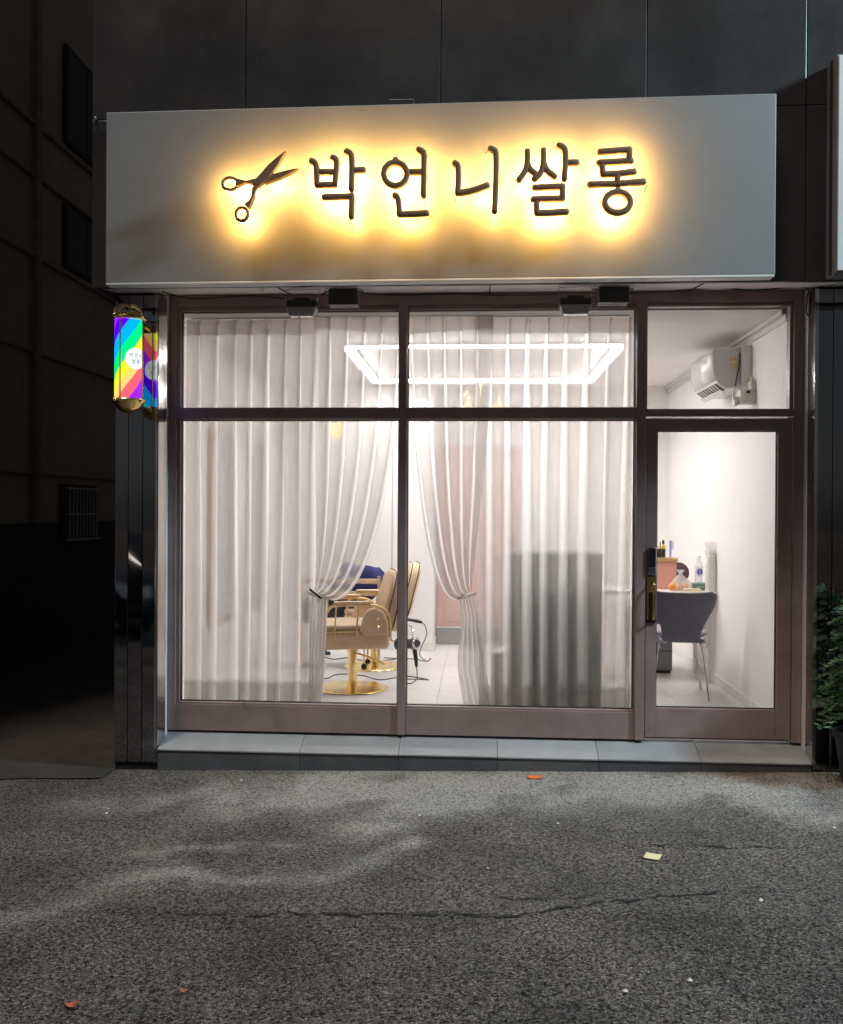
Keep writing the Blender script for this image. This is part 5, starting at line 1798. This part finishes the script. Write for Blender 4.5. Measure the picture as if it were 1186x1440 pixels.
for part_i in range(3):
    lf = MB()
    for b_i in range(34):
        z0 = rn.uniform(0.40, 1.10)
        ang = rn.uniform(0, 2 * PI)
        ln = (0.30 - 0.16 * (z0 - 0.34) / 0.76) * rn.uniform(0.75, 1.15)
        d = Vector((math.cos(ang), math.sin(ang), 0))
        side = Vector((-d.y, d.x, 0))
        roll = rn.uniform(-0.7, 0.7)
        sd = side * math.cos(roll) + Vector((0, 0, 1)) * math.sin(roll)
        stem = []
        for k in range(9):
            t = k / 8
            stem.append(Vector((0, 0, z0)) + d * ln * t + Vector((0, 0, ln * (0.45 * t - 0.55 * t * t))) + side * 0.02 * math.sin(3 * t + ang))
        lf.tube(stem, [0.004 * (1 - 0.8 * k / 8) for k in range(9)], 4)
        for k in range(2, 9):
            for s_ in (-1, 1):
                fl_ = ln * 0.36 * (1.15 - k / 9) * rn.uniform(0.8, 1.2)
                dd = (d * 0.75 + sd * s_ * 0.75 + Vector((0, 0, rn.uniform(-0.25, 0.15)))).normalized()
                bs = stem[k]
                # a small fan of scale-leaf blades along each side twig
                for q_ in range(6):
                    c_ = bs + dd * fl_ * (q_ / 6)
                    for s2 in (-1, 1):
                        pv = dd.cross(Vector((0, 0, 1)))
                        tip = c_ + dd * 0.020 + pv * s2 * 0.017 * (1.1 - q_ / 7) + Vector((0, 0, rn.uniform(-0.006, 0.006)))
                        w_ = dd * 0.006
                        lf.add([c_ - w_, c_ + w_, tip], [(0, 1, 2)])
                        lf.add([c_ - w_ + Vector((0, 0, 0.003)), tip, c_ + Vector((0, 0, 0.006))], [(0, 1, 2)])
    o = lf.build('spray', M_LEAF[part_i], crown)
    o['kind'] = 'stuff'

# weeds in the pavement edge
wd = MB()
for k in range(260):
    x, y = rn.uniform(2.0, 2.6), rn.uniform(-0.44, -0.26)
    h = rn.uniform(0.01, 0.035)
    a = rn.uniform(0, 2 * PI)
    z = gz(x, y)
    wd.add([(x, y, z - 0.003), (x + 0.006 * math.cos(a), y + 0.006 * math.sin(a), z - 0.003), (x + 0.02 * math.sin(a), y + 0.02 * math.cos(a), z + h)], [(0, 1, 2)])
tag(wd.build('weeds', M_LEAF[1]), 'short green weeds at the foot of the black pillar', 'weeds', None, 'stuff')


# ------------------------------------------------------------------ litter on the street
def gpt(px, py):
    p = PZ(px, py, 0)
    for _ in range(3):
        nv = Vector((p.x, p.y, 0))
        z = gz(p.x, p.y) + 0.010 * noise.noise(nv * 1.3) * min(1, max(0, (-0.3 - p.y) / 0.4)) + 0.0035 * noise.noise(nv * 6.0)
        p = PZ(px, py, z)
    return p


def leaf(px, py, ln, w, ang, m_, label, cat, name, flat=False):
    p = gpt(px, py)
    t = Vector((math.cos(ang), math.sin(ang), 0))
    s_ = Vector((-t.y, t.x, 0))
    rw = []
    for k in range(9):
        u = k / 8
        ww = w * (math.sin(PI * min(0.97, max(0.03, u))) if not flat else 1)
        c_ = p + t * ln * (u - 0.5) + Vector((0, 0, 0.006 + (0.002 if flat else 0.012) * (u - 0.5) ** 2 * 4))
        rw.append([c_ + s_ * ww * v + Vector((0, 0, 0.006 * abs(v) if not flat else 0)) for v in (-1, -0.5, 0, 0.5, 1)])
    return tag(MB().grid(rw).build(name, m_, smooth=True, sharp=0, solid=0.0012), label, cat)


M_RLEAF = mat('red dry leaf', (0.46, 0.10, 0.055), 0.7, var=0.3, vscale=30)
M_OTAG = mat('orange wrapper', (0.75, 0.16, 0.03), 0.5, var=0.2, vscale=30)
M_SCRAP = mat('pale yellow paper', (0.68, 0.62, 0.36), 0.7, var=0.08, vscale=20)
M_WSCRAP = mat('white scrap', (0.7, 0.7, 0.68), 0.7)
leaf(101, 1418, 0.048, 0.016, R(28), M_RLEAF, 'orange red fallen leaf in the open street', 'leaf', 'fallen_leaf')
leaf(259, 1398, 0.042, 0.011, R(-8), mat('dull red dry leaf', (0.35, 0.10, 0.09), 0.7, var=0.3, vscale=30), 'dull dark red fallen leaf in the open street', 'leaf', 'fallen_leaf')
leaf(752, 1094, 0.085, 0.030, R(5), M_OTAG, 'crumpled orange wrapper by the entrance step', 'wrapper', 'candy_wrapper', True)
leaf(918, 1206, 0.075, 0.038, R(-22), M_SCRAP, 'pale yellow paper slip lying on the asphalt', 'paper', 'paper_slip', True)
for k, (px, py) in enumerate(((686, 1222), (970, 1380), (785, 1159), (152, 1138), (150, 1145), (340, 1098), (420, 1105), (283, 1100), (1173, 1165), (590, 1148), (880, 1395), (1070, 1267))):
    p = gpt(px, py)
    s_ = rn.uniform(0.006, 0.012)
    tag(MB().add([(p.x + s_ * rn.uniform(0.6, 1.2) * math.cos(a), p.y + s_ * rn.uniform(0.6, 1.2) * math.sin(a), p.z + 0.004) for a in [2 * PI * i / 6 for i in range(6)]] + [(p.x, p.y, p.z + 0.004 + s_ * 0.8)],
                 [(i, (i + 1) % 6, 6) for i in range(6)] + [(5, 4, 3, 2, 1, 0)]).build('pebble', M_WSCRAP), 'small whitish pebble lying on the asphalt', 'pebble', 'pebbles on the street')


# ------------------------------------------------------------------ parked cars across the street (seen mirrored in the black steel and glass)
def parked_car(label):
    t = thing('parked_car', label, 'car', (0, 0, 0), 0, 'cars parked across the street')
    st = [  # x, zbottom, zbelt, zroof, wbelt, wroof
        (-2.25, 0.42, 0.62, 0.68, 0.62, 0.45), (-2.18, 0.26, 0.70, 0.78, 0.80, 0.60), (-1.75, 0.20, 0.82, 0.88, 0.89, 0.70), (-1.0, 0.20, 0.92, 0.97, 0.91, 0.72),
        (-0.75, 0.20, 0.94, 1.06, 0.91, 0.68), (-0.15, 0.20, 0.95, 1.40, 0.91, 0.58), (0.3, 0.20, 0.96, 1.46, 0.91, 0.57), (0.9, 0.20, 0.97, 1.43, 0.91, 0.56),
        (1.45, 0.20, 0.98, 1.20, 0.90, 0.60), (1.75, 0.22, 0.98, 1.07, 0.88, 0.66), (2.15, 0.30, 0.90, 1.00, 0.80, 0.62), (2.25, 0.42, 0.75, 0.85, 0.68, 0.5)]
    rings = []
    for x, zb, zl, zr, w, wr in st:
        h = [(w * 0.90, zb), (w, zb + 0.14), (w * 1.0, (zb + zl) / 2 + 0.04), (w * 0.97, zl), (wr, zr - 0.035), (wr * 0.86, zr - 0.006), (wr * 0.4, zr + 0.012)]
        rings.append([(x, -a, z) for a, z in h] + [(x, a, z) for a, z in reversed(h)])
    m_ = MB()
    n_ = len(rings[0])
    vs_ = [p for r_ in rings for p in r_]
    fs = [(i * n_ + j, i * n_ + (j + 1) % n_, (i + 1) * n_ + (j + 1) % n_, (i + 1) * n_ + j) for i in range(len(rings) - 1) for j in range(n_)]
    fs += [tuple(reversed(range(n_))), tuple((len(rings) - 1) * n_ + j for j in range(n_))]
    m_.add(vs_, fs)
    body = m_.build('body', M_CAR, t, smooth=True, sharp=60, subd=1)
    for s_ in (-1, 1):
        for xa_, xb_, za, zb_ in ((-0.55, 0.28, 1.0, 1.36), (0.34, 1.30, 1.0, 1.36)):
            pts = []
            for (x, z) in ((xa_ + (0.0 if xa_ < 0 else 0), za), (xb_, za), (xb_ - (0.28 if xb_ > 1 else 0), zb_ - 0.02), (xa_ + (0.42 if xa_ < 0 else 0.0), zb_ - 0.02)):
                f = (z - 0.96) / 0.46
                pts.append((x, s_ * (0.915 - 0.335 * f), z))
            wdw = MB().add(pts, [(0, 1, 2, 3)]).build('side_window', M_CARG, t, solid=0.012)
        MB().box(-0.6, -0.45, s_ * 0.93, s_ * 1.06, 0.95, 1.07).build('wing_mirror', M_CAR, t, bevel=0.03, seg=3)
        MB().hexa([(-2.20, s_ * 0.66 - 0.1, 0.60), (-1.95, s_ * 0.80 - 0.08, 0.60), (-1.95, s_ * 0.80 + 0.08, 0.60), (-2.20, s_ * 0.66 + 0.1, 0.60),
                   (-2.14, s_ * 0.66 - 0.1, 0.73), (-1.80, s_ * 0.80 - 0.06, 0.78), (-1.80, s_ * 0.80 + 0.07, 0.78), (-2.14, s_ * 0.66 + 0.1, 0.73)]).build('headlight', M_HEADL, t, bevel=0.02)
        for z in (0.42,):
            MB().box(-1.0, 1.0, s_ * 0.905, s_ * 0.925, z, z + 0.02).build('sill_trim', M_CHROME, t)
        for x in (-1.36, 1.36):
            c_ = (x, s_ * 0.80, 0.325)
            wh = MB().lathe([(0.22, -0.11), (0.30, -0.11), (0.325, -0.08), (0.325, 0.08), (0.30, 0.11), (0.22, 0.112)], c_, 32, (0, s_, 0), cap=False).build('wheel', M_TYRE, t, smooth=True, sharp=40)
            MB().lathe([(0.225, 0.06), (0.225, 0.113), (0.205, 0.113), (0.20, 0.07)], c_, 32, (0, s_, 0), cap=False).build('rim', M_RIM, wh, smooth=True)
            hubm = MB().lathe([(0.045, 0.06), (0.045, 0.105), (0.02, 0.112)], c_, 16, (0, s_, 0))
            for k in range(5):
                for off in (-0.14, 0.14):
                    a = 2 * PI * k / 5 + 0.3
                    p0 = Vector((c_[0] + 0.03 * math.cos(a), c_[1] + s_ * 0.10, c_[2] + 0.03 * math.sin(a)))
                    p1_ = Vector((c_[0] + 0.205 * math.cos(a + off), c_[1] + s_ * 0.10, c_[2] + 0.205 * math.sin(a + off)))
                    hubm.tube([p0, p1_], [0.017, 0.012], 6)
            hubm.build('spokes', M_RIM, wh, smooth=True)
            MB().lathe([(0.20, 0.03), (0.001, 0.03)], c_, 24, (0, s_, 0), cap=False).build('brake_disc', M_DARK, wh)
    MB().box(-2.262, -2.245, -0.26, 0.26, 0.40, 0.50).build('number_plate', M_WHITEP, t)
    MB().box(-2.262, -2.2, -0.45, 0.45, 0.52, 0.64).build('grille', M_DARK, t, bevel=0.01)
    return t


ca = parked_car('dark parked car seen mirrored in glass before the counter')
ca.location = (-0.44, -7.85, gz(0, 0))
ca.rotation_euler.z = PI
cb2 = copy_tree(ca)
cb2.location = (-5.75, -7.0, gz(-4.5, 0))
cb2.rotation_euler.z = PI + R(8)
cb2['label'] = 'dark parked car seen mirrored in the black pillar'

# ------------------------------------------------------------------ street lamp to the right, outside the frame
LP = Vector((6.6, -2.35, 6.3))
sl_ = thing('street_lamp', 'grey street lamp on tall pole to the right of the shop', 'street lamp', (7.6, -2.6, gz(7, 0)))
so2 = -sl_.location
o = MB().lathe([(0.09, 0), (0.08, 0.3), (0.055, 3.0), (0.04, 6.25)], (7.6, -2.6, gz(7, 0)), 16).build('pole', M_POLEM, sl_, smooth=True)
o.location = so2
o = MB().tube(smooth_path([(7.6, -2.6, 6.1), (7.4, -2.55, 6.4), (7.0, -2.45, 6.5), (6.75, -2.39, 6.47)], 5), 0.025, 8).build('arm', M_POLEM, sl_, smooth=True)
o.location = so2
hd_ = MB().hexa([(6.36, -2.42, 6.40), (6.84, -2.46, 6.40), (6.84, -2.28, 6.40), (6.36, -2.26, 6.40), (6.42, -2.40, 6.48), (6.84, -2.44, 6.50), (6.84, -2.30, 6.50), (6.42, -2.28, 6.48)]).build('head', M_POLEM, sl_, bevel=0.015)
hd_.location = so2
ln_ = MB().box(6.40, 6.78, -2.41, -2.29, 6.385, 6.399).build('lens', emit_mat('street lamp lens', (0.80, 0.92, 1.0), 12.0), hd_)
ld = bpy.data.lights.new('street_lamp_light', 'SPOT')
ld.energy = 2900
ld.color = (0.62, 0.86, 1.0)
ld.spot_size = R(165)
ld.spot_blend = 0.5
ld.shadow_soft_size = 0.5
lo_ = bpy.data.objects.new('street_lamp_light', ld)
COL.objects.link(lo_)
lo_.parent = sl_
lo_.location = LP + so2
lo_.rotation_euler = Vector((-0.75, 0.12, -0.6)).normalized().to_track_quat('-Z', 'Y').to_euler()
